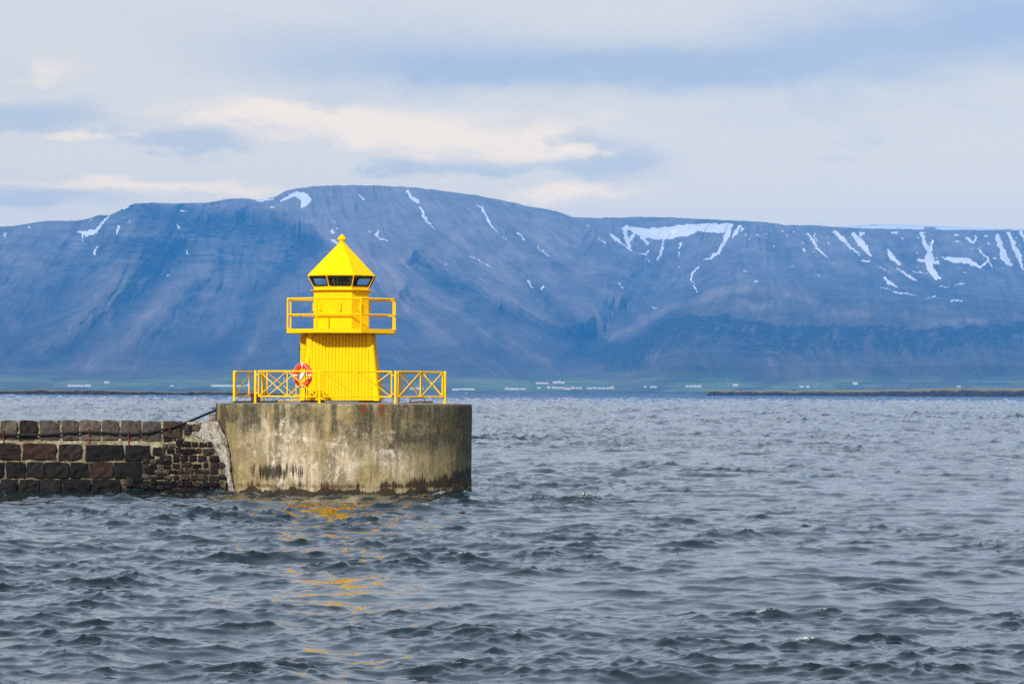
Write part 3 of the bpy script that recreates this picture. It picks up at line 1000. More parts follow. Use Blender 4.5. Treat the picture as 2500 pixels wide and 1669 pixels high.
    for (x, y, wx_, wy_, a) in ((380, 760, 30, 60, 0.5), (262, 775, 12, 40, 0.5), (40, 800, 40, 22, 0.4), (1830, 750, 50, 14, 0.4), (1100, 600, 90, 12, 0.4),
                                (840, 560, 110, 30, 0.25), (1590, 880, 10, 28, 0.4), (1880, 880, 14, 30, 0.4), (1960, 900, 100, 12, 0.3), (1500, 830, 40, 14, 0.35), (230, 895, 120, 8, 0.3)):
        tn = tn + a * np.exp(-(((PX - x + 0.4 * (PY - y)) / wx_) ** 2 + ((PY - y) / wy_) ** 2)) * (0.4 + fine)
    tn = tn + feat_l * (0.3 + 1.2 * fine)  # painted light on the ribs, and pale scree
    # the bare middle slope is paler than the crags to its left
    split = np.interp(PY, [440, 500, 560, 620, 700, 780, 880], [640, 690, 770, 850, 930, 990, 1060]) + 40 * (fbm(PX * 0.02, PY * 0.02, 3, 2) - 0.5)
    tn = tn + 0.30 * sst(PX - split, -12, 40) * (1 - sst(PX, 1400, 1560)) * sst(-PY, -880, -800)
    cl = cl + 0.30 * (1 - sst(PX - split, -30, 6)) * sst(PX, 180, 360) * sst(-PY, -680, -600) * sst(PY, 498, 520)
    tn = tn * (1 - 0.55 * sst(PX, 1450, 1600) * sst(PY, 790, 850))
    # green fields along the shore
    gr = np.interp(hgt, [0, 3, 8, 26, 40, 62], [0.0, 0.5, 0.95, 0.8, 0.35, 0.0]) * (0.35 + 0.9 * sst(fbm(PX * 0.012, PY * 0.08, 3, 1), 0.3, 0.65))
    gr = gr + 0.9 * np.exp(-(((PX - 210) / 60) ** 4 + ((PY - 934) / 7) ** 4)) + 0.5 * np.exp(-(((PX - 1420) / 150) ** 2 + ((PY - 935) / 14) ** 2))
    low = np.interp(hgt, [0, 1.0, 3, 9, 14], [1, 1, 0.8, 0.6, 0]) * sst(fbm(PX * 0.006, PY * 0.02, 2, 3), 0.30, 0.55)
    cl = np.clip(np.maximum(cl, low), 0, 1) * (1 - 0.7 * np.clip(gr, 0, 1) * (hgt > 9))
    # beyond the crest: the plateau falls away, then a snowy top far behind on the right
    extra, exs = [], []
    Yr = Y[-1]
    far_py = np.interp(cols, [-900, 1990, 2032, 2100, 2155, 2300, 2420, 2500, 3400], [760, 575, 553.5, 549, 547, 552, 557, 560, 575])
    for dY, mode in ((250, 'drop'), (900, 'drop2'), (1600, 'far0'), (1680, 'far1'), (1760, 'far'), (2300, 'back')):
        if mode == 'drop':
            py = ridge + 2.0
        elif mode == 'drop2':
            py = ridge + 14
        elif mode == 'far0':
            py = np.maximum(far_py + 9, ridge + 3)
        elif mode == 'far1':
            py = np.maximum(far_py + 4, ridge - 3)
        elif mode == 'far':
            py = far_py
        else:
            py = far_py + 90
        yy = Yr + dY
        tx, ty = (cols - HX) * CR - (HY - py) * SR, (HY - py) * CR + (cols - HX) * SR
        extra.append(np.stack([tx * yy / F, yy, CAMZ + ty * yy / F], -1))
        exs.append((np.where(cols > 1990, 0.2 + 0.9 * fbm(cols * 0.03, cols * 0 + dY * 0.02, 3, 4), 0.0) if mode.startswith('far') else np.zeros_like(cols)))
    P = np.concatenate([P, np.stack(extra)], 0)
    ex0 = np.zeros((6, len(cols)))
    A = {'snow': np.concatenate([snow, np.stack(exs)]), 'green': np.concatenate([np.clip(gr, 0, 1), ex0]),
         'cliff': np.concatenate([cl, ex0]), 'tan': np.concatenate([np.clip(tn, 0, 1), ex0])}
    # a beach that dips under the water
    P[0, :, 2] = -2.0
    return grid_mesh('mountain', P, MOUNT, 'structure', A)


mountain = build_mountain()


# ------------------------------------------------------------------ low islands
def build_island(name, top, bottom_fn, Yf, depth, label, step, seed, cliff):
    xs = np.arange(top[0][0], top[-1][0] + 0.1, step)
    tp = np.interp(xs, [t[0] for t in top], [t[1] for t in top]) + 1.1 * (fbm(xs * 0.05, xs * 0 + seed, 4, seed) - 0.5) * 2
    bt = bottom_fn(xs)
    hpx = np.maximum(bt - tp, 0.4)
    rows, rock = [], []
    prof = [(-0.01, -0.35, 1.0), (0.0, 0.0, 1.0), (0.012, 0.22, 1.0), (0.02, cliff * 0.75, 1.0), (0.03, cliff, 0.75), (0.10, cliff + 0.12, 0.25), (0.35, 0.93, 0.0), (0.6, 1.0, 0.0), (1.0, -0.2, 0.4)]
    for i, (d, hh, rk) in enumerate(prof):
        jag = fbm(xs * 0.09, xs * 0 + i * 0.9, 4, seed + 1) - 0.5
        yy = Yf + depth * d + (depth * 0.02) * jag * (1 if i in (1, 2, 3, 4, 5) else 0)
        hj = hh + (0.30 * jag if 2 <= i <= 5 else 0)
        ty0 = (HY - bt) * CR + (xs - HX) * SR
        tx = (xs - HX) * CR - (HY - bt) * SR
        z = np.clip(hj, -1, 1.2) * hpx * Yf / F
        rows.append(np.stack([tx * yy / F, yy, z - (0.02 if hh == 0 else 0)], -1))
        rock.append(np.clip(rk + 1.1 * (fbm(xs * 0.03, xs * 0 + 2.2 * i, 4, seed + 2) - 0.5) * (0.2 < rk < 0.95), 0, 1))
    o = grid_mesh(name, np.stack(rows), ISLAND, 'structure', {'rock': np.stack(rock)})
    o['label'] = label
    return o


tanr = math.tan(ROLL)
build_island('island', [(-400, 958), (-200, 954), (0, 952.5), (60, 952.5), (80, 950), (92, 948), (104, 950), (120, 952), (220, 951.5), (300, 953.5), (330, 955), (350, 954.5), (440, 956.5), (470, 955), (520, 954.8), (600, 957), (690, 960), (720, 963), (745, 965)],
             lambda x: 963.0 + (x - 250) * tanr, 2180.0, 260.0, 'low dark rocky islet with a thin grassy top beyond the breakwater', 2.0, 2, 0.80)
build_island('island', [(1706, 965.3), (1722, 963.5), (1727, 957), (1729, 951.5), (1760, 951.6), (1900, 952.5), (2000, 951.2), (2080, 950.5), (2180, 950.0), (2270, 947.6), (2300, 945.8), (2400, 946.5), (2500, 945.5), (2700, 943), (3000, 944), (3300, 955)],
             lambda x: 965.2 + (x - 1730) * tanr, 3400.0, 420.0, 'flat-topped island of tan turf over a dark cliff', 2.2, 4, 0.62)


# ------------------------------------------------------------------ farms and houses on the far shore
def white_building(px0, px1, py0, py1, label, group=None, roof=HOUSEROOF, name='farm_building', gable=False):
    pm = (px0 + px1) / 2
    Yb = float(surf_Y(pm, py1)) - 60
    p0, p1 = at(px0, py1, Yb), at(px1, py1, Yb)
    w = (p1 - p0).length
    h = (py1 - py0) * 0.75 * Yb / F
    d = max(9.0, min(22.0, w * 0.5))
    root = empty(name, (p0 + p1) / 2)
    tag(root, label, 'house' if name == 'farm_house' else 'building', group)
    hw = h * (0.62 if not gable else 0.55)
    MB().box((0, 0, hw / 2 - 6), (w, d, hw + 12)).build('wall', HOUSEWALL, root)
    x, y = w / 2 + 0.3, d / 2 + 0.4
    m = MB()
    m.add([(-x, -y, hw), (x, -y, hw), (x, y, hw), (-x, y, hw), (-x, 0, h), (x, 0, h)],
          [(0, 1, 5, 4), (2, 3, 4, 5), (0, 4, 3), (1, 2, 5), (0, 3, 2, 1)])
    m.build('roof', roof, root)
    return root


G1 = 'white farm buildings along the far shore'
ORD = ('first', 'second', 'third', 'fourth', 'fifth', 'sixth', 'seventh', 'eighth')
white_building(166, 206, 937.6, 941.3, 'long white barn on the green field above the low dark islet', G1)
white_building(207, 222, 936.6, 941.5, 'short taller white barn end-on beside the long barn on the green field', G1)
white_building(254, 267, 929, 932.8, 'small white house standing alone higher up the green slope at the left', G1, name='farm_house')
white_building(416, 424, 938.8, 941.2, 'tiny white hut alone on the shore between the two long white barns', G1, name='farm_house')
white_building(517, 566, 937.4, 941.4, 'long white shed on the far shore reaching behind the left end of the yellow railing', G1)
white_building(567, 601, 938.0, 942, 'white shed seen through the left end panel of the yellow railing', G1)
white_building(602, 611, 934.8, 942, 'taller white house seen through the railing beside the long shed', G1, name='farm_house')
white_building(1001, 1012, 945, 948.5, 'small white house seen through the right end panel of the railing', G1, name='farm_house')
white_building(1014, 1034, 943, 948.6, 'wider white house seen through the crossed braces of the right railing panel', G1, name='farm_house')
white_building(1104, 1120, 946.6, 950.8, 'low white shed just beyond the right end of the yellow railing', G1)
white_building(1121, 1159, 946.4, 949.4, 'long narrow white shed beyond the right end of the yellow railing', G1)
white_building(1232, 1243, 944, 948.5, 'small white house at the left end of the red-roofed pair', G1, ROOFRED, name='farm_house')
white_building(1244, 1268, 945.5, 949.5, 'white barn between the small red-roofed house and the grey sheds', G1)
white_building(1270, 1283, 946, 948.8, 'grey-roofed low shed right of the white barn', G1)
white_building(1308, 1339, 931.6, 934.6, 'thin row of pink-roofed sheds high on the slope', G1, ROOFRED)
white_building(1350, 1361, 929, 933.4, 'left wing of the white farmstead high on the slope', G1)
white_building(1362, 1369, 927, 933.2, 'tall gabled white house in the middle of the farmstead high on the slope', G1, ROOFRED, name='farm_house', gable=True)
white_building(1370, 1378, 930, 933.6, 'right wing of the white farmstead high on the slope', G1)
white_building(1311, 1320, 944, 946.4, 'small pale house alone left of the shoreline hamlet', G1, name='farm_house')
for k, (a, b_, c, d_) in enumerate([(1335, 1343, 941, 945.6), (1347, 1356, 942, 946), (1357, 1368, 943, 946.4), (1369, 1377, 943, 946.6), (1378, 1393, 944, 949), (1394, 1403, 942.5, 946.8), (1405, 1412, 944, 947), (1413, 1420, 943.6, 947.2)]):
    white_building(a, b_, c, d_, '%s white house from the left in the larger hamlet below the farmstead' % ORD[k], 'houses of the larger hamlet', ROOFRED if k in (4, 2) else HOUSEROOF, name='farm_house')
for k, (a, b_, c, d_) in enumerate([(1433, 1446, 944.4, 947.4), (1448, 1456, 943.6, 947), (1459, 1467, 944.4, 947.4), (1469, 1477, 944, 947.4), (1479, 1487, 944.4, 947.4), (1488, 1499, 941, 946.6)]):
    white_building(a, b_, c, d_, '%s white house from the left in the row right of the larger hamlet' % ORD[k], 'houses of the row by the hamlet', ROOFRED if k == 5 else HOUSEROOF, name='farm_house')
white_building(1572, 1579, 940.6, 943.2, 'tiny white hut left of the pale shed above the open water', G1, name='farm_house')
white_building(1587, 1603, 941, 944, 'pale low shed above the open water left of the flat island', G1)
for k, (a, b_, c, d_) in enumerate(((1674, 1681, 938.4, 942.6), (1683, 1691, 939.4, 942.6), (1693, 1700, 938.6, 942.6), (1702, 1712, 938.6, 942.6))):
    white_building(a, b_, c, d_, '%s white house from the left in the cluster near the flat island tip' % ORD[k], 'houses near the island tip', name='farm_house')
white_building(1789, 1802, 935.8, 938.8, 'small white barn standing alone above the tip of the flat island', G1)
white_building(1952, 1962, 939.6, 943, 'left of two white houses above the flat island', G1, name='farm_house')
white_building(1967, 1976, 940, 943.2, 'right of two white houses above the flat island', G1, name='farm_house')
white_building(2082, 2094, 931.4, 934, 'small white barn standing alone higher on the slope above the flat island', G1)
white_building(2336, 2345, 940, 943, 'white hut farthest to the right on the far shore', G1, name='farm_house')

# boulders and poles on the right-hand island
def boulder(px, py, w, h, label):
    p = at(px, py, 3620.0)
    rs = random.Random(int(px))
    m = MB()
    n = 8
    V, Fc = [], []
    for i, (r, z) in enumerate(((1.0, -0.3), (1.0, 0.3), (0.75, 0.8), (0.3, 1.0))):
        for k in range(n):
            a = 2 * math.pi * k / n
            q = r * rs.uniform(0.8, 1.1)
            V.append((w / 2 * q * math.cos(a), w / 2 * q * math.sin(a), h * z))
    for i in range(3):
        for k in range(n):
            Fc.append((i * n + k, i * n + (k + 1) % n, (i + 1) * n + (k + 1) % n, (i + 1) * n + k))
    Fc.append(tuple(3 * n + k for k in range(n)))
    m.add(V, Fc)
    tag(m.build('boulder', DARKROCK, None, loc=p), label, 'boulder', 'dark boulders on the flat island')


boulder(1807, 952.3, 2.4, 0.9, 'small dark boulder near the tip of the flat island')
boulder(1938, 952.6, 4.2, 1.2, 'largest dark boulder, left of two on the flat island turf')
boulder(1963, 952.6, 2.2, 0.8, 'smaller dark boulder, right of two on the flat island turf')
for px, h, lab in ((1985, 4.0, 'thin pole standing alone left on the flat island'), (2003, 4.5, 'thin pole second from the left on the flat island'),
                   (2045, 5.0, 'left of two close thin poles on the flat island'), (2052, 5.2, 'right of two close thin poles on the flat island'), (2146, 4.0, 'thin pole farthest right on the flat island')):
    p = at(px, 951.5, 3620.0)
    r = empty('utility_pole', p)
    tag(r, lab, 'pole', 'poles on the flat island')
    MB().tube([(0, 0, -0.8), (0, 0, h)], [0.16, 0.11], 6).build('shaft', DARKROCK, r)
    MB().box((0, 0, h * 0.9), (1.4, 0.12, 0.12)).build('crossarm', DARKROCK, r)


# two gulls over the water
def gull(px, py, Y, rz, bank, label):
    root = empty('gull', at(px, py, Y), rz)
    tag(root, label, 'gull', 'gulls flying over the water')
    prof = [(0.004, -0.27), (0.04, -0.2), (0.075, -0.06), (0.08, 0.05), (0.06, 0.15), (0.048, 0.2), (0.045, 0.235), (0.02, 0.265), (0.008, 0.30)]
    body = MB()
    n = 10
    V, Fc = [], []
    for r, y in prof:
        for k in range(n):
            a = 2 * math.pi * k / n
            V.append((r * math.cos(a), y, r * 0.9 * math.sin(a)))
    for i in range(len(prof) - 1):
        for k in range(n):
            Fc.append((i * n + k, i * n + (k + 1) % n, (i + 1) * n + (k + 1) % n, (i + 1) * n + k))
    body.add(V, Fc)
    body.add([(-0.05, -0.36, 0), (0.05, -0.36, 0), (0.02, -0.2, 0.02), (-0.02, -0.2, 0.02), (0, -0.24, -0.02)], [(0, 1, 2, 3), (0, 4, 1), (1, 4, 2), (2, 4, 3), (3, 4, 0)])
    body.build('body', GULLW, root, smooth=True)
    for sgn in (-1, 1):
        m = MB()
        sec = [(0.05, 0.10, 0.09, 0.03), (0.28, 0.13, 0.085, 0.14), (0.48, 0.06, 0.06, 0.16), (0.70, -0.08, 0.012, 0.10)]
        V, Fc = [], []
        for x, y, c, z in sec:
            zz = z + bank * sgn * x
            V += [(sgn * x, y + c, zz), (sgn * x, y, zz + 0.018), (sgn * x, y - c, zz), (sgn * x, y, zz - 0.006)]
        for i in range(3):
            for k in range(4):
                Fc.append((i * 4 + k, i * 4 + (k + 1) % 4, i * 4 + 4 + (k + 1) % 4, i * 4 + 4 + k))
        Fc.append((12, 13, 14, 15))
        m.add(V, Fc)
        m.build('wing', GULLG if sgn < 0 else GULLW, root, smooth=True)
    return root


gull(695, 926, 1000.0, 2.2, 0.8, 'white gull flying low behind the railing left of the lifebuoy')
gull(1139, 959.5, 1500.0, 1.2, 0.3, 'white gull skimming the far water right of the railing')

# ------------------------------------------------------------------ the pier head and lighthouse
YC = 112.0
K = F / YC                                    # photograph pixels per metre at the pier
ctr = at(840, 981, YC)
AZ = math.atan2(ctr.x, ctr.y)
DECKZ = CAMZ - 0.4286                         # rim of the deck
RAD = 4.21
ROT = -AZ


def loc_pt(x, y, z=0.0):
    """pier frame (x right, y away from the camera) to world"""
    c, s = math.cos(ROT), math.sin(ROT)
    return Vector((ctr.x + x * c - y * s, ctr.y + x * s + y * c, z))


def build_pier():
    nseg, nz = 420, 92
    th = np.linspace(-math.pi, math.pi, nseg, endpoint=False)
    zz = np.linspace(-1.6, DECKZ, nz)
    T, Z = np.meshgrid(th, zz)
    s = T * RAD
    R = RAD + 0.05 * (fbm(s * 0.8, Z * 1.2, 4, 2) - 0.5) + 0.03 * (fbm(s * 5, Z * 1.6, 3, 3) - 0.5)
    # spalled foot, wavy underside ledge and a broken shutter line
    foot = 0.22 + 0.10 * (fbm(s * 0.6, s * 0, 3, 4) - 0.5)
    R = R - 0.05 * sst(foot + 0.05 - Z, 0, 0.06) * sst(fbm(s * 1.1, Z * 0 + 2, 3, 5), 0.4, 0.6)
    crack = DECKZ - 0.72 - 0.15 * (s + 3.6) + 0.10 * (fbm(s * 1.3, s * 0, 3, 6) - 0.5)
    R = R - 0.03 * np.exp(-((Z - crack) / 0.028) ** 2) * (s > -3.7) * (s < 0.8)
    # left flank is flared where old mortar clings to it
    R = R + 0.0 * Z
    rim = sst(Z, DECKZ - 0.05, DECKZ)
    R = R - 0.035 * rim
    # --- staining masks, in metres round the wall and up it
    n1 = fbm(s * 0.7, Z * 0.9, 4, 1)
    n2 = fbm(s * 2.2, Z * 0.5, 4, 3)
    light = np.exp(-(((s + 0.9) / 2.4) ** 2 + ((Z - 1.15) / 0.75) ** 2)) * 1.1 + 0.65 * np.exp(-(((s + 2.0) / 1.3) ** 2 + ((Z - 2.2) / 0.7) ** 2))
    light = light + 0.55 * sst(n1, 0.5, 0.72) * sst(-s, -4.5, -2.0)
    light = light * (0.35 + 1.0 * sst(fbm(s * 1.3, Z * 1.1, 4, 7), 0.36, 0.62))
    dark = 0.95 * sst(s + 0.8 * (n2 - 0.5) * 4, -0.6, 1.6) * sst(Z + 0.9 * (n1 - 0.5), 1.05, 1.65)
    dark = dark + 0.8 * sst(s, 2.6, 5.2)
    dark = dark + 0.9 * np.exp(-((s + 5.0) / 0.35) ** 2) * sst(n2, 0.3, 0.5) + 0.85 * np.exp(-((s + 3.95) / 0.40) ** 2) * sst(Z, 1.5, 2.3)
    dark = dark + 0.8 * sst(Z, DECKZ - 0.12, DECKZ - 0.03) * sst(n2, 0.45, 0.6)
    dark = dark * 0.62 + 0.95 * sst(fbm(s * 3.6, Z * 0.4, 4, 6), 0.50, 0.62) * sst(Z + 0.8 * (n1 - 0.5), 1.5, 2.3)
    dark = dark + 0.45 * sst(n2, 0.54, 0.68) + 0.6 * sst(fbm(s * 0.9, Z * 1.6, 4, 5), 0.50, 0.64) * sst(Z, 0.9, 1.9)
    dark = dark + 0.5 * sst(fbm(s * 2.6, Z * 1.2, 4, 1), 0.46, 0.6) * sst(-Z, -0.35, -0.1)
    jag = fbm(s * 3.0, s * 0, 4, 2) - 0.5
    top = 0.36 + 0.42 * sst(s, 1.2, 5.4) + 0.25 * (n1 - 0.5) + 0.45 * jag
    alg = sst(top - Z, -0.25, 0.30) * (0.62 + 0.5 * sst(s, -1.5, 2.5)) * (0.35 + 0.65 * sst(Z, 0.16, 0.30))
    streaks = np.exp(-((Z - 0.72 - 0.15 * jag) / 0.34) ** 2) * sst(-s, 0.2, 2.2) * (0.35 + 0.9 * sst(fbm(s * 1.6, s * 0 + 5, 3, 6), 0.35, 0.6))
    alg = np.maximum(alg, 0.62 * streaks)
    alg = alg + 0.25 * np.exp(-(((s - 1.2) / 0.5) ** 2 + ((Z - 0.72) / 0.14) ** 2))
    alg = np.maximum(alg, 1.15 * sst(0.16 + 0.30 * jag + 0.25 * (n2 - 0.5) - Z, -0.04, 0.08))
    rust = np.zeros_like(s)
    for px, w, L in ((886, 0.060, 0.42), (929, 0.075, 0.46)):
        sx = math.asin((px - 840) / K / RAD) * RAD
        rust = rust + 2.4 * np.exp(-((s - sx - 0.012 * np.sin(Z * 9)) / w) ** 2) * sst(Z, DECKZ - L, DECKZ - L * 0.35)
    rust = rust + 0.30 * sst(fbm(s * 4.2, Z * 2.0, 4, 3), 0.50, 0.68) * sst(-Z, -0.50, -0.15)
    rust = rust + 0.5 * np.exp(-((Z - 0.28) / 0.05) ** 2) * sst(fbm(s * 2.5, s * 0, 3, 1), 0.45, 0.6)
    rust = rust * sst(Z, 0.14, 0.26)
    for sx, z0 in ((-0.9, 1.35), (0.35, 1.55), (-2.2, 1.8), (0.55, 1.28), (-3.2, 1.2)):
        rust = rust + 0.6 * np.exp(-(((s - sx) / 0.05) ** 2 + ((Z - z0) / 0.10) ** 2))
    P = np.stack([R * np.sin(T), -R * np.cos(T), Z], -1)
    root = empty('concrete_pier_head', (ctr.x, ctr.y, 0), ROT)
    tag(root, 'round weathered concrete pier head standing in the sea, stained dark at the waterline', 'pier')
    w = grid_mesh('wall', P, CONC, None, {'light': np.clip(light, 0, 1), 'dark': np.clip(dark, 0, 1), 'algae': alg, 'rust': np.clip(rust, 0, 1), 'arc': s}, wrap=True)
    w.parent = root
    # deck: slightly crowned
    m = MB()
    rings = [(RAD - 0.055, DECKZ - 0.004), (RAD - 0.35, DECKZ + 0.012), (RAD - 1.6, DECKZ + 0.04), (1.2, DECKZ + 0.055)]
    m.lathe(rings, 72)
    m.build('deck', DECK, root, smooth=True)
    return root


build_pier()
DECKC = DECKZ + 0.045


def build_lighthouse():
    base = loc_pt(-0.09, 0.0, DECKC)
    root = empty('lighthouse', base, ROT)
    tag(root, 'small bright yellow lighthouse with corrugated tower, railed gallery and pyramid roof', 'lighthouse')
    zc = CAMZ - DECKC                                  # camera height above this base
    H = lambda h: zc + h                               # heights were measured from the camera height
    PHI = math.radians(-3.0)
    # ---- corrugated tower: square frustum turned slightly to the left
    hb, ht, z0, z1 = 1.315, 1.055, 0.07, H(1.885)
    tw = math.radians(-3.2)
    for q in range(4):
        ang = tw + q * math.pi / 2
        V, Fc = [], []
        pitch, dep = 0.108, 0.036
        xs = []
        x = -hb + 0.03
        while x < hb - 0.03:
            xs += [(x, 0.0), (x + pitch * 0.55, 0.0), (x + pitch * 0.66, dep), (x + pitch * 0.89, dep)]
            x += pitch
        for x, d in xs:
            f = (hb - abs(x)) / (hb - ht)
            zt = z0 + min(1.0, max(0.0, f)) * (z1 - z0)
            for z in (z0, zt):
                hw = hb + (ht - hb) * (z - z0) / (z1 - z0)
                V.append((x, -hw + d + 0.004, z))
        for i in range(len(xs) - 1):
            Fc.append((2 * i, 2 * i + 2, 2 * i + 3, 2 * i + 1))
        M = Matrix.Rotation(ang, 4, 'Z')
        MB().add([M @ Vector(p) for p in V], Fc).build('corrugated_wall', YEL, root)
        # folded corner trim on the right corner of this face
        m = MB()
        for sgn, rot in ((1, 0.0), (-1, math.pi / 2)):
            V = []
            for hw, z in ((hb, z0 - 0.012), (ht, z1)):
                o = 0.012
                V += [(sgn * (hw + o), -hw - o, z), (sgn * (hw - 0.175), -hw - o, z), (sgn * (hw - 0.175), -hw + 0.03, z), (sgn * (hw + o), -hw + 0.03, z)]
            Mr = Matrix.Rotation(ang + rot, 4, 'Z')
            m.add([Mr @ Vector(p) for p in V], [(0, 1, 5, 4), (1, 2, 6, 5), (2, 3, 7, 6), (3, 0, 4, 7), (0, 3, 2, 1), (4, 5, 6, 7)])
        m.build('corner_trim', YEL, root)
        # bolts in two rows
    MB().box((0, 0, (z1 + z0) / 2 - 0.03), (1.7, 1.7, z1 - z0)).build('core', DARKIN, root)
    for sx in (-0.95, 0.95):
        MB().box((sx, 0, 0.012), (0.62, 2.45, 0.13), Matrix.Rotation(tw, 4, 'Z')).build('foot_beam', MAROON, root)
    # ---- upright door housing on the left flank
    xl = -1.305
    d = MB()
    d.box((xl + 0.28, 0.05, z0 + 1.08), (0.56, 1.0, 2.16))
    door = d.build('door', YEL, root, bevel=0.01)
    MB().box((xl - 0.02, -0.42, z0 + 1.08), (0.04, 0.07, 2.1)).build('door_frame', YEL, door)
    MB().box((xl - 0.03, -0.40, z0 + 2.02), (0.05, 0.10, 0.05)).tube([(xl - 0.06, -0.47, z0 + 1.88), (xl + 0.08, -0.47, z0 + 1.88)], 0.018).tube([(xl - 0.06, -0.47, z0 + 1.93), (xl + 0.08, -0.47, z0 + 1.93)], 0.018).build('hinge', YEL, door)
    MB().box((xl - 0.065, -0.40, z0 + 1.66), (0.05, 0.06, 0.09)).tube([(xl - 0.065, -0.40, z0 + 1.70), (xl - 0.065, -0.40, z0 + 1.75), (xl - 0.02, -0.40, z0 + 1.76)], 0.012, 6).build('padlock', BLACKMETAL, door)

    def octv(R, z, k):
        a = PHI + math.radians(22.5) + k * math.pi / 4
        return Vector((R * math.sin(a), -R * math.cos(a), z))

    A0 = PHI + math.radians(22.5)
    # ---- gallery
    RG = 1.905
    m = MB()
    m.lathe([(1.0, H(1.895)), (RG - 0.03, H(1.895)), (RG, H(1.875)), (RG, H(2.005)), (RG - 0.06, H(2.012)), (1.0, H(1.995))], 8, A0)
    m.build('gallery_floor', YEL, root)
    for k in range(8):
        p, q = octv(RG - 0.03, 0, k), octv(RG - 0.03, 0, k + 1)
        zt, zm = H(2.995), H(2.478)
        MB().tube([p + Vector((0, 0, H(1.98))), p + Vector((0, 0, zt))], 0.029, 8).build('gallery_post', YEL, root, smooth=True)
        e = (q - p).normalized()
        MB().tube([p + Vector((0, 0, zt)) - e * 0.01, q + Vector((0, 0, zt)) + e * 0.01], 0.031, 8).build('gallery_top_rail', YEL, root, smooth=True)
        MB().tube([p + Vector((0, 0, zm)), q + Vector((0, 0, zm))], 0.024, 8).build('gallery_middle_rail', YEL, root, smooth=True)
        n = Vector((e.y, -e.x, 0)) * 0.008
        for b_, s_ in ((p, e), (q, -e)):
            b0 = b_ + Vector((0, 0, H(2.005)))
            tri = [b0, b0 + s_ * 0.09, b0 + Vector((0, 0, 0.09))]
            MB().add([t + n for t in tri] + [t - n for t in tri], [(0, 1, 2), (5, 4, 3), (0, 3, 4, 1), (1, 4, 5, 2), (2, 5, 3, 0)]).build('gusset', YEL, root)
    # ---- lantern room
    RB = 0.972
    zb, zw0, zw1 = H(1.99), H(3.405), H(3.765)
    m = MB()
    V, Fc = [], []
    for z in (zb, zw0):
        for k in range(8):
            V.append(octv(RB, z, k))
    for k in range(8):
        Fc.append((k, (k + 1) % 8, 8 + (k + 1) % 8, 8 + k))
    Fc.append(tuple(8 + k for k in range(8)))
    m.add(V, Fc).build('lantern_wall', YEL, root)
    RL = 1.09
    m = MB()
    m.lathe([(RB - 0.03, H(3.285)), (RL, H(3.285)), (RL, H(3.303)), (RB - 0.03, H(3.303))], 8, A0)
    for k in range(8):
        a, b_ = octv(RB, H(3.285), k), octv(RL - 0.02, H(3.285), k)
        m.tube([a - Vector((0, 0, 0.06)), b_], 0.008, 5)
    m.build('ledge', YEL, root)
    RT = 1.195
    for k in range(8):
        a0, b0, a1, b1 = octv(RB, zw0, k), octv(RB, zw0, k + 1), octv(RT - 0.02, zw1, k), octv(RT - 0.02, zw1, k + 1)
        n = (b0 - a0).cross(a1 - a0).normalized()

        def wp(u, v, o=0.0):
            return (a0 * (1 - u) + b0 * u) * (1 - v) + (a1 * (1 - u) + b1 * u) * v + n * o
        # rubber gasket with rounded corners
        def ring(mu, mv, r, o):
            pts = []
            for (cu, cv, st) in ((1 - mu - r, 1 - mv - r * 1.9, 0), (mu + r, 1 - mv - r * 1.9, 90), (mu + r, mv + r * 1.9, 180), (1 - mu - r, mv + r * 1.9, 270)):
                for i in range(5):
                    t_ = math.radians(st + i * 22.5)
                    pts.append(wp(cu + r * math.cos(t_), cv + r * 1.9 * math.sin(t_), o))
            return pts
        o1, i1, o2, i2 = ring(0.022, 0.03, 0.085, 0.012), ring(0.080, 0.13, 0.07, 0.012), ring(0.022, 0.03, 0.085, -0.022), ring(0.080, 0.13, 0.07, -0.022)
        nn = 20
        Fc = []
        for i in range(nn):
            j = (i + 1) % nn
            Fc += [(i, j, nn + j, nn + i), (2 * nn + j, 2 * nn + i, 3 * nn + i, 3 * nn + j), (nn + i, nn + j, 3 * nn + j, 3 * nn + i), (j, i, 2 * nn + i, 2 * nn + j)]
        win = MB().add(o1 + i1 + o2 + i2, Fc).build('window', BLACK, root)
        g1, g2 = ring(0.075, 0.12, 0.075, -0.002), ring(0.075, 0.12, 0.075, -0.008)
        Fc = [tuple(range(nn)), tuple(reversed(range(nn, 2 * nn)))] + [(i, i + nn, (i + 1) % nn + nn, (i + 1) % nn) for i in range(nn)]
        MB().add(g1 + g2, Fc).build('pane', GLASS, win)
        # mullion at corner k
        MB().tube([a0 + Vector((0, 0, -0.01)), a1 + Vector((0, 0, 0.0))], 0.020, 6).build('mullion', YEL, root)
        # steel sheet round the window opening
        f1 = [wp(0, 0, 0.002), wp(1, 0, 0.002), wp(1, 1, 0.002), wp(0, 1, 0.002)]
        fr = ring(0.03, 0.045, 0.085, 0.002)
        order = []
        Fc = []
        V = f1 + fr
        # ring order starts at the upper right corner: 0-4 UR, 5-9 UL, 10-14 LL, 15-19 LR
        for c_, idx in ((2, range(0, 5)), (3, range(5, 10)), (0, range(10, 15)), (1, range(15, 20))):
            idx = list(idx)
            for i in range(4):
                Fc.append((c_, 4 + idx[i + 1], 4 + idx[i]))
        Fc += [(3, 2, 4 + 4, 4 + 5)[::-1], (0, 3, 4 + 9, 4 + 10)[::-1], (1, 0, 4 + 14, 4 + 15)[::-1], (2, 1, 4 + 19, 4 + 0)[::-1]]
        MB().add(V, Fc).build('window_surround', YEL, root)
        # small vent box on each lantern wall face
        c0 = (octv(RB, 0, k) + octv(RB, 0, k + 1)) / 2
        nv = Vector((c0.x, c0.y, 0)).normalized()
        Mv = Matrix.Rotation(math.atan2(nv.x, -nv.y), 4, 'Z')
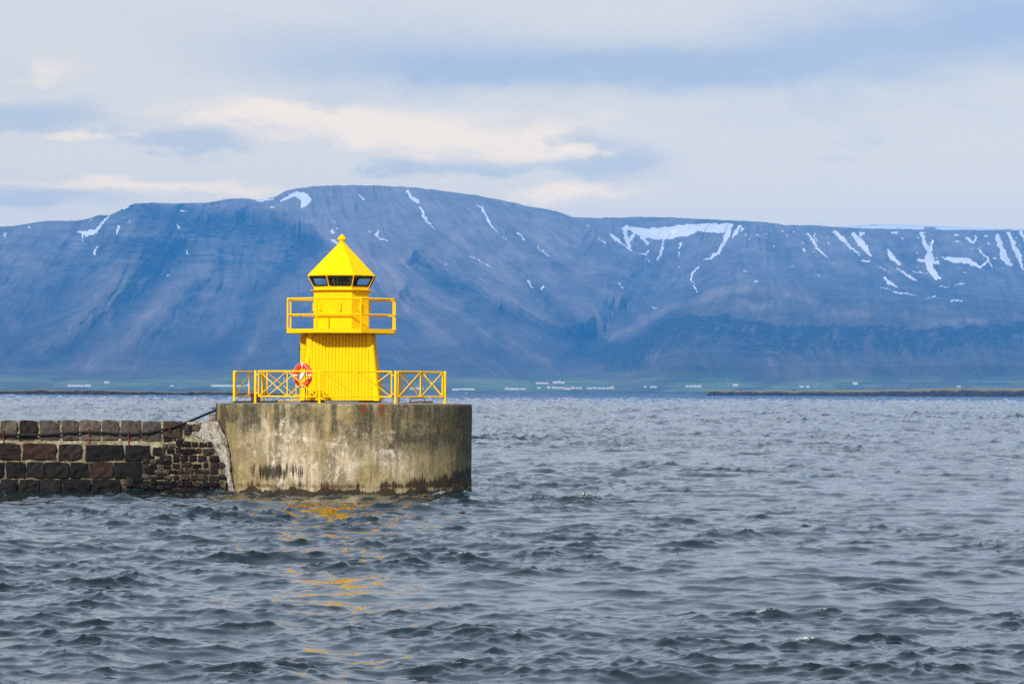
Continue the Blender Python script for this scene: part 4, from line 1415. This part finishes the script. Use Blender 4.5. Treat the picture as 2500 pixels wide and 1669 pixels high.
        MB().box(c0 + nv * 0.028 + Vector((0, 0, H(2.76))), (0.055, 0.055, 0.25), Mv).box(c0 + nv * 0.04 + Vector((0, 0, H(2.632))), (0.07, 0.09, 0.02), Mv).build('vent', YEL, root, bevel=0.008)
    # ---- lamp inside
    lamp = MB().lathe([(0.16, zw0), (0.16, zw0 + 0.06), (0.24, zw0 + 0.07), (0.24, zw0 + 0.10)], 20).build('lamp', DARKIN, root)
    prof = []
    for i in range(15):
        t_ = i / 14
        prof.append((0.235 + 0.035 * math.sin(math.pi * t_) + (0.012 if i % 2 else 0), zw0 + 0.10 + 0.2 * t_))
    MB().lathe(prof, 28).build('lens', LENS, lamp, smooth=True)
    MB().lathe([(0.25, zw0 + 0.30), (0.25, zw0 + 0.345), (0.08, zw0 + 0.37)], 20).build('lamp_cap', DARKIN, lamp)
    m = MB()
    for k in range(4):
        a = k * math.pi / 2 + 0.5
        m.tube([(0.31 * math.sin(a), 0.31 * math.cos(a), zw0), (0.31 * math.sin(a), 0.31 * math.cos(a), zw0 + 0.36)], 0.012, 6)
    m.build('lamp_cage', GREY, lamp)
    MB().box((-0.1, -0.45, zw0 + 0.02), (0.5, 0.16, 0.035)).build('lamp_bracket', OLDYEL, lamp)
    # ---- roof
    za = H(4.855)
    RR = 1.20
    r = MB()
    V, Fc = [], []
    lay = [(RT - 0.06, zw1 - 0.005), (RR - 0.01, zw1 - 0.012), (RR, zw1 + 0.008), (0.105, za)]
    for R_, z in lay:
        for k in range(8):
            V.append(octv(R_, z, k))
    for i in range(3):
        for k in range(8):
            Fc.append((i * 8 + k, i * 8 + (k + 1) % 8, i * 8 + 8 + (k + 1) % 8, i * 8 + 8 + k))
    Fc.append(tuple(24 + k for k in range(8)))
    Fc.append(tuple(reversed(range(8))))
    roof = r.add(V, Fc).build('roof', YEL, root)
    fin = MB().lathe([(0.098, za - 0.04), (0.098, H(4.955))], 20).build('finial', YEL, root, smooth=True)
    MB().lathe([(0.09, H(4.945)), (0.135, H(4.955)), (0.142, H(4.975)), (0.142, H(5.015)), (0.13, H(5.03)), (0.012, H(5.155)), (0.002, H(5.158))], 20).build('finial_cap', YEL, fin, smooth=True)
    return root


build_lighthouse()


# ------------------------------------------------------------------ railing round the deck
def build_railing():
    root = empty('deck_railing', loc_pt(-0.04, 0, DECKZ), ROT)
    tag(root, 'yellow tubular guard railing with crossed braces round the pier head deck', 'railing')
    R = 3.58
    hp = 1.075
    zt, zb = 1.045, 0.235
    angs = [68 + 40 * k for k in range(9)]
    post = lambda a: Vector((R * math.sin(math.radians(a)), -R * math.cos(math.radians(a)), 0))
    for a in angs:
        p = post(a)
        m = MB()
        m.tube([p + Vector((0, 0, -0.03)), p + Vector((0, 0, hp - 0.012)), p + Vector((0, 0, hp))], [0.038, 0.038, 0.028], 12)
        m.lathe([(0.075, 0.0), (0.075, 0.012)], 10, 0, (p.x, p.y, 0.008))
        m.build('post', YEL, root, smooth=True)
    for i in range(9):
        a0, a1 = angs[i], angs[(i + 1) % 9]
        if abs((a0 % 360) - 268) < 1:            # open side towards the breakwater
            continue
        p, q = post(a0), post(a1)
        e = (q - p).normalized()
        L = (q - p).length
        A, B = p + e * 0.125, q - e * 0.125
        up = lambda v, z: Vector((v.x, v.y, z))
        fr = MB()
        fr.tube([up(A, zt), up(B, zt)], 0.026, 8)
        fr.tube([up(A, zb), up(B, zb)], 0.024, 8)
        fr.tube([up(A, zb), up(A, zt)], 0.026, 8)
        fr.tube([up(B, zb), up(B, zt)], 0.026, 8)
        panel = fr.build('panel', YEL, root, smooth=True)
        Mid = (A + B) / 2
        MB().tube([up(Mid, zb), up(Mid, zt)], 0.021, 8).build('upright', YEL, panel, smooth=True)
        n = Vector((e.y, -e.x, 0)) * 0.014
        for s0, s1 in ((A, Mid), (Mid, B)):
            MB().tube([up(s0, zb) + n, up(s1, zt) + n], 0.0165, 7).build('brace', YEL, panel, smooth=True)
            MB().tube([up(s0, zt) - n, up(s1, zb) - n], 0.0165, 7).build('brace', YEL, panel, smooth=True)
        for v, pp in ((A, p), (B, q)):
            for z in (zb + 0.10, zt - 0.12):
                d = (pp - v).normalized()
                MB().tube([up(v, z), up(pp, z)], 0.019, 7).build('clip', YEL, panel)
    return root


build_railing()


# ------------------------------------------------------------------ lifebuoy on its stand
def build_buoy():
    p3 = math.radians(-12)
    p2 = math.radians(-52)
    # parallel to the railing panel it hangs behind
    c = at(739.5, 915.5, YC - 2.6)
    rz = ROT + math.radians(-40)
    root = empty('lifebuoy', c, rz)
    tag(root, 'red lifebuoy ring with white bands and grab rope hung behind the railing', 'lifebuoy')
    RM, rm = 0.312, 0.084
    n, m_ = 40, 14
    ring = MB()
    pts = [(RM * math.sin(2 * math.pi * k / n), 0, RM * math.cos(2 * math.pi * k / n)) for k in range(n)]
    V, Fc = [], []
    for k in range(n):
        a = 2 * math.pi * k / n
        for j in range(m_):
            b = 2 * math.pi * j / m_
            rr = RM + rm * math.cos(b)
            V.append((rr * math.sin(a), 0.055 * math.sin(b), rr * math.cos(a)))
    for k in range(n):
        for j in range(m_):
            Fc.append((k * m_ + j, ((k + 1) % n) * m_ + j, ((k + 1) % n) * m_ + (j + 1) % m_, k * m_ + (j + 1) % m_))
    ring.add(V, Fc).build('ring', REDBUOY, root, smooth=True)
    for q in range(4):
        V, Fc = [], []
        for i in range(4):
            a = q * math.pi / 2 + math.radians(-4.2 + 8.4 * i / 3)
            for j in range(m_):
                b = 2 * math.pi * j / m_
                rr = RM + (rm + 0.004) * math.cos(b)
                V.append((rr * math.sin(a), 0.059 * math.sin(b), rr * math.cos(a)))
        for i in range(3):
            for j in range(m_):
                Fc.append((i * m_ + j, i * m_ + m_ + j, i * m_ + m_ + (j + 1) % m_, i * m_ + (j + 1) % m_))
        MB().add(V, Fc).build('band', WHITE, root, smooth=True)
    for q in range(4):
        pts = []
        for i in range(13):
            t_ = i / 12
            a = q * math.pi / 2 + t_ * math.pi / 2
            sag = math.sin(math.pi * t_)
            rr = RM + rm + 0.012 - (0.0 if q in (2, 3) else 0.09 * sag)
            pts.append((rr * math.sin(a), -0.03 - 0.045 * (sag if q < 2 else 0), rr * math.cos(a)))
        MB().tube(pts, 0.0048, 6).build('grab_rope', WHITE, root, smooth=True)
    # stand behind it
    st = empty('lifebuoy_stand', c + Vector((0, 0.0, 0)), rz)
    tag(st, 'thin dark steel stand that carries the lifebuoy behind the railing', 'stand')
    zf = DECKZ + 0.03 - c.z
    MB().tube([(0.02, 0.10, zf), (0.02, 0.10, 0.22)], 0.014, 6).tube([(0.12, 0.10, zf), (0.12, 0.10, 0.16)], 0.012, 6).build('upright', BLACKMETAL, st)
    MB().tube([(-0.40, 0.09, 0.06), (0.42, 0.09, 0.06)], 0.012, 6).build('crossbar', GREY, st)
    MB().tube([(-0.26, 0.09, 0.10), (0.0, 0.10, 0.24), (0.26, 0.09, 0.13)], 0.010, 6).build('hook_bar', OLDYEL, st)
    MB().tube([(-0.14, 0.02, -0.34), (-0.16, 0.08, -0.30), (0.14, 0.08, -0.30), (0.12, 0.02, -0.36)], 0.016, 6).build('cradle', MAROON, st)
    # throw-line bag inside the ring
    bag = MB()
    prof = [(0.02, -0.19), (0.075, -0.17), (0.095, -0.10), (0.10, 0.0), (0.098, 0.09), (0.075, 0.15), (0.06, 0.17), (0.07, 0.20), (0.03, 0.205)]
    M = Matrix.Rotation(math.radians(32), 4, 'Y')
    b2 = MB()
    b2.lathe(prof, 16)
    b2.v = [tuple(M @ (Vector(v) * 0.68)) for v in b2.v]
    bg = empty('throw_line_bag', c + Matrix.Rotation(rz, 3, 'Z') @ Vector((-0.03, 0.0, -0.03)), rz)
    tag(bg, 'white throw line bag hanging tilted inside the lifebuoy ring', 'bag')
    b2.build('bag', WHITE, bg, smooth=True)
    MB().tube([M @ Vector((0.0, -0.02, 0.2)), M @ Vector((0.02, 0.02, 0.25)), Vector((0.12, 0.07, 0.13))], 0.008, 6).build('cord', GREY, bg)


build_buoy()


# ------------------------------------------------------------------ things lying on the deck
def build_deck_things():
    # bollard
    b = empty('mooring_bollard', loc_pt(-2.90, -0.3, DECKC - 0.01), ROT)
    tag(b, 'dark maroon iron mooring bollard standing behind the railing post by the left edge', 'bollard')
    MB().lathe([(0.23, 0.0), (0.23, 0.02), (0.155, 0.035), (0.145, 0.10), (0.142, 0.20), (0.15, 0.235)], 20).build('shaft', MAROON, b, smooth=True)
    MB().lathe([(0.15, 0.232), (0.18, 0.245), (0.185, 0.275), (0.165, 0.29), (0.02, 0.295)], 20).build('cap', MAROON, b, smooth=True)
    # service pipe from the tower foot to the left
    p = empty('service_pipe', loc_pt(0, 0, DECKC), ROT)
    tag(p, 'service pipe from the tower foot across the deck, flaking yellow then black', 'pipe')
    MB().tube([(-1.42, -0.9, 0.085), (-1.8, -1.0, 0.055), (-2.17, -1.1, 0.025)], 0.028, 8).build('yellow_pipe', OLDYEL, p, smooth=True)
    MB().tube([(-2.15, -1.1, 0.025), (-2.24, -1.1, 0.022)], 0.042, 8).build('collar', MAROON, p, smooth=True)
    MB().tube([(-2.22, -1.1, 0.02), (-2.6, -1.05, 0.012), (-2.95, -0.95, 0.01), (-3.3, -0.9, 0.004), (-3.62, -0.95, -0.012)], 0.026, 8).build('black_pipe', CABLE, p, smooth=True)
    # hatch with a grab bar
    h = empty('deck_hatch', loc_pt(2.57, 0.6, DECKZ), ROT)
    tag(h, 'low dark steel hatch box with a black grab bar behind the right railing panel', 'hatch')
    MB().box((-0.02, 0.35, 0.035), (0.78, 0.6, 0.09)).build('box', MAROON, h, bevel=0.008)
    MB().box((0.12, 0.3, 0.085), (0.52, 0.5, 0.022)).build('lid', BLACKMETAL, h, bevel=0.004)
    MB().tube([(-0.37, 0.04, 0.05), (-0.37, 0.04, 0.15), (-0.345, 0.04, 0.178), (-0.32, 0.04, 0.185), (0.06, 0.04, 0.185), (0.085, 0.04, 0.178), (0.11, 0.04, 0.15), (0.11, 0.04, 0.05)], 0.014, 8).build('grab_bar', BLACKMETAL, h, smooth=True)
    MB().box((-0.04, 0.045, 0.045), (0.05, 0.02, 0.045)).build('padlock', GREY, h)


build_deck_things()

# ------------------------------------------------------------------ breakwater
random.seed(11)
WTOP = 2.285


def wall_y(z):
    """face of the breakwater, leaning back; the top course stands a little further back"""
    t = z / WTOP
    y = YC - 2.62 + 0.42 * t
    if z > 1.66:
        y += 0.10
    return y


def wall_pt(px, py):
    z = 1.2
    for _ in range(4):
        P = at(px, py, wall_y(z))
        z = P.z
    return P


def stone_meshes():
    out = []
    for sd in range(7):
        rs = random.Random(sd + 40)
        nx, nz = 5, 4
        V = []
        for j in range(nz):
            for i in range(nx):
                u, v = i / (nx - 1) - 0.5, j / (nz - 1) - 0.5
                edge = (i in (0, nx - 1)) + (j in (0, nz - 1))
                y = -0.5 + (0.0 if edge == 0 else (0.12 if edge == 1 else 0.20)) + rs.uniform(-0.19, 0.19)
                V.append((u * (1 if edge < 2 else 0.98) + rs.uniform(-0.03, 0.03), y, v * (1 if edge < 2 else 0.97) + rs.uniform(-0.035, 0.035)))
        Fc = []
        for j in range(nz - 1):
            for i in range(nx - 1):
                a = j * nx + i
                Fc.append((a, a + 1, a + nx + 1, a + nx))
        per = [i for i in range(nx)] + [j * nx + nx - 1 for j in range(1, nz)] + [(nz - 1) * nx + i for i in range(nx - 2, -1, -1)] + [j * nx for j in range(nz - 2, 0, -1)]
        b = len(V)
        for k in per:
            V.append((V[k][0] * 1.02, 0.5, V[k][2] * 1.02))
        for k in range(len(per)):
            k2 = (k + 1) % len(per)
            Fc.append((per[k2], per[k], b + k, b + k2))
        me = bpy.data.meshes.new('stone')
        me.from_pydata(V, [], Fc)
        me.update()
        me.materials.append(ST_DARK)
        out.append(me)
    return out


STONES = stone_meshes()


def build_breakwater():
    root = empty('stone_breakwater', (ctr.x - 6, YC - 2, 0))
    tag(root, 'breakwater wall of dark basalt blocks in pale mortar running to the pier head', 'breakwater')
    MI = Matrix.Translation(-root.location)

    def mount(o):
        o.parent = root
        o.matrix_parent_inverse = MI

    def stone(px0, py0, px1, py1, mat, depth=0.24, proud=0.0):
        c = wall_pt((px0 + px1) / 2, (py0 + py1) / 2)
        kk = c.y / F
        o = bpy.data.objects.new('stone', random.choice(STONES))
        COL.objects.link(o)
        mount(o)
        flip = random.choice((1, -1))
        o.scale = ((px1 - px0) * kk * 1.01, depth, (py1 - py0) * kk * 1.03)
        o.location = (c.x, c.y + depth * 0.5 - 0.11 - proud, c.z)
        o.rotation_euler = (math.radians(-8) + random.uniform(-0.05, 0.05), random.uniform(-0.025, 0.025), random.uniform(-0.06, 0.06))
        o.material_slots[0].link = 'OBJECT'
        o.material_slots[0].material = mat

    sB = lambda r: (r[0] / 6.711, 1010 + r[1] / 6.711, r[2] / 6.711, 1010 + r[3] / 6.711)
    # big blocks, course by course
    C1 = [(-1500, -1190), (-1150, -880), (-840, -560), (-520, -300), (-270, -30), (15, 275), (325, 605), (660, 975), (1025, 1285), (1325, 1640), (1680, 1945), (1990, 2295)]
    for i, (a, b_) in enumerate(C1):
        stone(*sB((a, 118, b_, 435)), ST_GREY if i not in (6,) else ST_BROWN, 0.3)
    stone(348, 1029, 391, 1077, ST_GREY, 0.3)
    stone(399, 1029, 443, 1068, ST_BROWN, 0.3)
    stone(450, 1037, 467, 1060, ST_BROWN, 0.3)
    stone(470, 1036, 488, 1054, ST_GREY, 0.28)
    C2 = [(-1550, -1000), (-960, -600), (-560, -240), (-200, 335), (375, 920), (965, 1340), (1400, 2010), (2050, 2450)]
    for i, (a, b_) in enumerate(C2):
        dy = 6 + 26 * max(0, a) / 2050
        stone(*sB((a, 487 + dy, b_, 738 + dy)), ST_RED if i in (1, 3, 4) else (ST_BROWN if i == 5 else ST_DARK), 0.34, 0.01)
    C3 = [(-1500, -1100), (-1060, -780), (-740, -420), (-380, -130), (-100, 65), (105, 415), (445, 730), (745, 1125), (1150, 1440), (1465, 1850), (1870, 2320)]
    for i, (a, b_) in enumerate(C3):
        stone(*sB((a, 800, b_, 1045)), ST_RED if i in (9, 1) else ST_DARK, 0.34, 0.01)
    C4 = [(-1480, -1080), (-1040, -700), (-660, -330), (-290, -15), (20, 285), (320, 640), (665, 1005), (1045, 1480), (1500, 1960)]
    for a, b_ in C4:
        stone(*sB((a, 1078, b_, 1285)), ST_DARK, 0.36, 0.02)
    for r_ in ((310, 1165.5, 326, 1175), (328, 1165, 345, 1178), (309, 1180, 324, 1188), (326, 1180, 345, 1190), (311, 1192, 321, 1201), (324, 1193, 343, 1202)):
        stone(*r_, random.choice((ST_DARK, ST_BROWN)), 0.2)
    # rubble repair beside the pier head
    rub = [(525, 370, 645, 440), (660, 370, 750, 435), (770, 372, 880, 420),
           (505, 475, 585, 548), (607, 470, 735, 532), (748, 430, 870, 515), (890, 430, 1010, 520), (1035, 440, 1140, 515), (1168, 445, 1248, 525), (1270, 455, 1300, 520), (1320, 430, 1410, 525),
           (330, 540, 480, 680), (490, 550, 560, 650), (585, 565, 715, 645), (748, 540, 840, 630), (860, 560, 1105, 655), (1125, 560, 1210, 650), (1242, 560, 1435, 665),
           (265, 690, 345, 740), (450, 665, 540, 740), (550, 680, 655, 735), (695, 650, 815, 715), (830, 690, 955, 775), (990, 680, 1125, 785), (1145, 685, 1300, 790), (1352, 690, 1530, 780),
           (140, 745, 260, 825), (275, 755, 385, 825), (400, 750, 520, 830), (535, 765, 655, 840), (700, 730, 810, 805),
           (130, 860, 260, 930), (275, 855, 390, 925), (405, 850, 530, 940), (545, 860, 650, 925), (680, 840, 810, 910), (845, 810, 1020, 890), (1045, 840, 1200, 905), (1250, 820, 1330, 900), (1375, 810, 1510, 930), (1530, 810, 1650, 905),
           (130, 940, 205, 1010), (215, 945, 340, 1015), (360, 950, 485, 1025), (500, 945, 625, 1020), (640, 950, 765, 1010), (775, 920, 875, 1005), (905, 925, 1060, 1010), (1085, 935, 1220, 1010), (1235, 945, 1340, 1010), (1370, 945, 1500, 1015),
           (125, 1025, 250, 1100), (260, 1060, 380, 1125), (395, 1035, 515, 1110), (530, 1050, 660, 1115), (695, 1050, 800, 1120), (830, 1010, 975, 1130), (1010, 1035, 1135, 1130), (1155, 1040, 1315, 1135), (1345, 1055, 1510, 1140), (1530, 1040, 1640, 1110),
           (0, 1095, 110, 1165), (130, 1145, 255, 1210), (275, 1145, 390, 1205), (405, 1145, 520, 1205), (535, 1145, 670, 1210), (690, 1150, 750, 1255), (775, 1155, 885, 1245), (915, 1155, 1035, 1245), (1062, 1165, 1200, 1255), (1228, 1160, 1335, 1255), (1365, 1170, 1535, 1265),
           (0, 1200, 100, 1265), (115, 1210, 250, 1285), (265, 1230, 380, 1300), (395, 1220, 515, 1300), (535, 1225, 680, 1300),
           (0, 1290, 80, 1340), (680, 1290, 800, 1335), (835, 1275, 1100, 1370), (1110, 1290, 1260, 1370), (1310, 1295, 1440, 1375), (1460, 1290, 1620, 1370)]
    for (a, b_, c, d) in rub:
        low = (b_ - 370) / 1000
        pale = a < 660 and 360 < b_ < 1060
        r = random.random()
        mat = ST_GREY if (pale and r < 0.45) else (ST_RED if r < 0.30 and not pale else (ST_BROWN if r < 0.75 else ST_DARK))
        if low > 0.7:
            mat = ST_DARK if r < 0.75 else ST_RED
        stone(330 + a / 7.468, 1020 + b_ / 7.468, 330 + c / 7.468, 1020 + d / 7.468, mat, 0.2)
    # mortar body: stepped, slightly lumpy face, solid behind
    x0, x1 = at(-320, 1100, YC).x, at(572, 1100, YC).x
    nx, nz = 190, 52
    xs = np.linspace(x0, x1, nx)
    zs = np.linspace(-1.6, WTOP, nz)
    X, Z = np.meshgrid(xs, zs)
    xr = np.interp(Z, [-1.6, 0.0, 1.2, 1.8, WTOP], [at(p, 1100, YC).x for p in (574, 570, 560, 548, 531)]) + 0.08 * (fbm(Z * 3, Z * 0, 3, 5) - 0.5)
    X = x0 + (xr - x0) * (X - x0) / (x1 - x0)
    Yy = YC - 2.62 + 0.42 * Z / WTOP + np.where(Z > 1.66, 0.10, 0.0)
    Yy = Yy + 0.14 * (fbm(X * 2.3, Z * 3.1, 4, 2) - 0.5) + 0.07 * (fbm(X * 9, Z * 9, 3, 4) - 0.5)
    P = np.stack([X, Yy, Z], -1)
    zt = WTOP - 0.02 + 0.05 * (fbm(xs * 2, xs * 0, 3, 3) - 0.5)
    P[-1, :, 2] = zt
    back = P[-1].copy()
    back[:, 1] = YC + 0.4
    back2 = back.copy()
    back2[:, 2] = -1.6
    P = np.concatenate([P, back[None], back2[None]], 0)
    o = grid_mesh('mortar', P, MORTAR, smooth=False)
    mount(o)
    # crumbling plaster against the pier head
    def plaster(poly, thick, seed, nu=16, nv=22):
        # poly: list of (py, px_left, px_right)
        pts = []
        for j in range(nv):
            t_ = j / (nv - 1)
            py = poly[0][0] + (poly[-1][0] - poly[0][0]) * t_
            l = np.interp(py, [p[0] for p in poly], [p[1] for p in poly])
            r = np.interp(py, [p[0] for p in poly], [p[2] for p in poly])
            row = []
            for i in range(nu):
                u = i / (nu - 1)
                jl = 3.0 * (float(fbm(py * 0.12, seed + u, 3, seed)) - 0.5) * 2
                px = l + (r - l) * u + jl
                w = wall_pt(px, py)
                edge = min(u, 1 - u, t_, 1 - t_)
                th = thick * min(1, edge * 5 + 0.05) + 0.07 * (float(fbm(px * 0.2, py * 0.2, 4, seed + 1)) - 0.4)
                row.append((w.x, w.y + 0.06 - th, w.z))
            pts.append(row)
        o = grid_mesh('mortar_patch', np.array(pts), PLASTER, smooth=False)
        mount(o)
    plaster([(1028, 486, 531), (1045, 476, 538), (1060, 456, 546), (1074, 490, 552), (1090, 522, 558), (1120, 532, 561), (1150, 548, 565), (1180, 554, 569), (1203, 558, 573)], 0.13, 2, 22, 40)
        # small pinkish block on top of the wall
    o = bpy.data.objects.new('capping_block', STONES[2])
    COL.objects.link(o)
    mount(o)
    c = at(519, 1021, YC - 1.6)
    o.location = c
    o.scale = (0.20, 0.3, 0.26)
    o.material_slots[0].link = 'OBJECT'
    o.material_slots[0].material = ST_PINK
    return root


build_breakwater()


def build_cable():
    ctrl = [(-320, 1058), (-200, 1064), (-100, 1057), (0, 1059.5), (25, 1060.2), (60, 1061), (105, 1061), (140, 1058.5), (175, 1055.5), (215, 1054), (250, 1055), (290, 1058), (330, 1058.4), (365, 1055), (400, 1047.5), (440, 1037), (468, 1026), (500, 1012), (527, 1001)]
    pts = []
    for px, py in ctrl:
        if px <= 440:
            w = wall_pt(px, py)
            pts.append(Vector((w.x, w.y - 0.17, w.z)))
        else:
            f = (px - 440) / 87.0
            yy = (wall_y(2.1) - 0.17) * (1 - f) + (YC - 0.75) * f
            pts.append(at(px, py, yy))
    root = empty('power_cable', pts[3])
    tag(root, 'thick black cable clamped along the breakwater and rising to the pier head', 'cable')
    # smooth the line
    sm = []
    for i in range(len(pts) - 1):
        p0, p1, p2, p3 = pts[max(i - 1, 0)], pts[i], pts[i + 1], pts[min(i + 2, len(pts) - 1)]
        for k in range(5):
            t_ = k / 5
            sm.append(0.5 * ((2 * p1) + (p2 - p0) * t_ + (2 * p0 - 5 * p1 + 4 * p2 - p3) * t_ ** 2 + (3 * p1 - p0 - 3 * p2 + p3) * t_ ** 3))
    sm.append(pts[-1])
    o_ = root.location
    MB().tube([p - o_ for p in sm], 0.041, 8).build('sheath', CABLE, root, smooth=True)
    MB().tube([p - o_ for p in sm[-3:]] + [sm[-1] - o_ + Vector((0.05, 0.03, 0.02))], [0.030, 0.036, 0.042, 0.042], 8).build('end_fitting', REDRUST, root, smooth=True)
    j = len(sm) - 9
    MB().tube([sm[j] - o_, sm[j + 1] - o_], 0.042, 8).build('joint', CABLE, root, smooth=True)
    for px, py0, py1 in ((10.5, 1052, 1081), (219, 1048, 1088), (315.5, 1052, 1088), (416, 1038, 1068)):
        a, b_ = wall_pt(px, py0), wall_pt(px, py1)
        m = MB()
        mid = (a + b_) / 2
        zc_ = a.z - 0.06
        m.tube([Vector((a.x, a.y - 0.02, a.z)) - o_, Vector((a.x, a.y - 0.235, a.z - 0.01)) - o_, Vector((a.x, a.y - 0.24, a.z - 0.16)) - o_, Vector((a.x, a.y - 0.09, a.z - 0.2)) - o_,
                Vector((b_.x - 0.01, b_.y - 0.085, b_.z)) - o_], [0.026, 0.028, 0.026, 0.024, 0.020], 6)
        m.build('clamp', REDRUST, root)


build_cable()

# ------------------------------------------------------------------ the air between
def build_haze():
    m = bpy.data.materials.new('haze_air')
    m.use_nodes = True
    t = NT(m.node_tree)
    t.n.remove(t.n['Principled BSDF'])
    v = t.node('ShaderNodeVolumePrincipled')
    v.inputs['Color'].default_value = (0.06, 0.38, 1.0, 1)
    v.inputs['Density'].default_value = 5.1e-5
    v.inputs['Anisotropy'].default_value = -0.3
    t.l.new(v.outputs[0], t.n['Material Output'].inputs['Volume'])
    o = MB().box((0, 8150, 452), (26000, 17700, 910)).build('haze', m)
    o['kind'] = 'stuff'
    o['label'] = 'blue haze in the air over the bay'


build_haze()
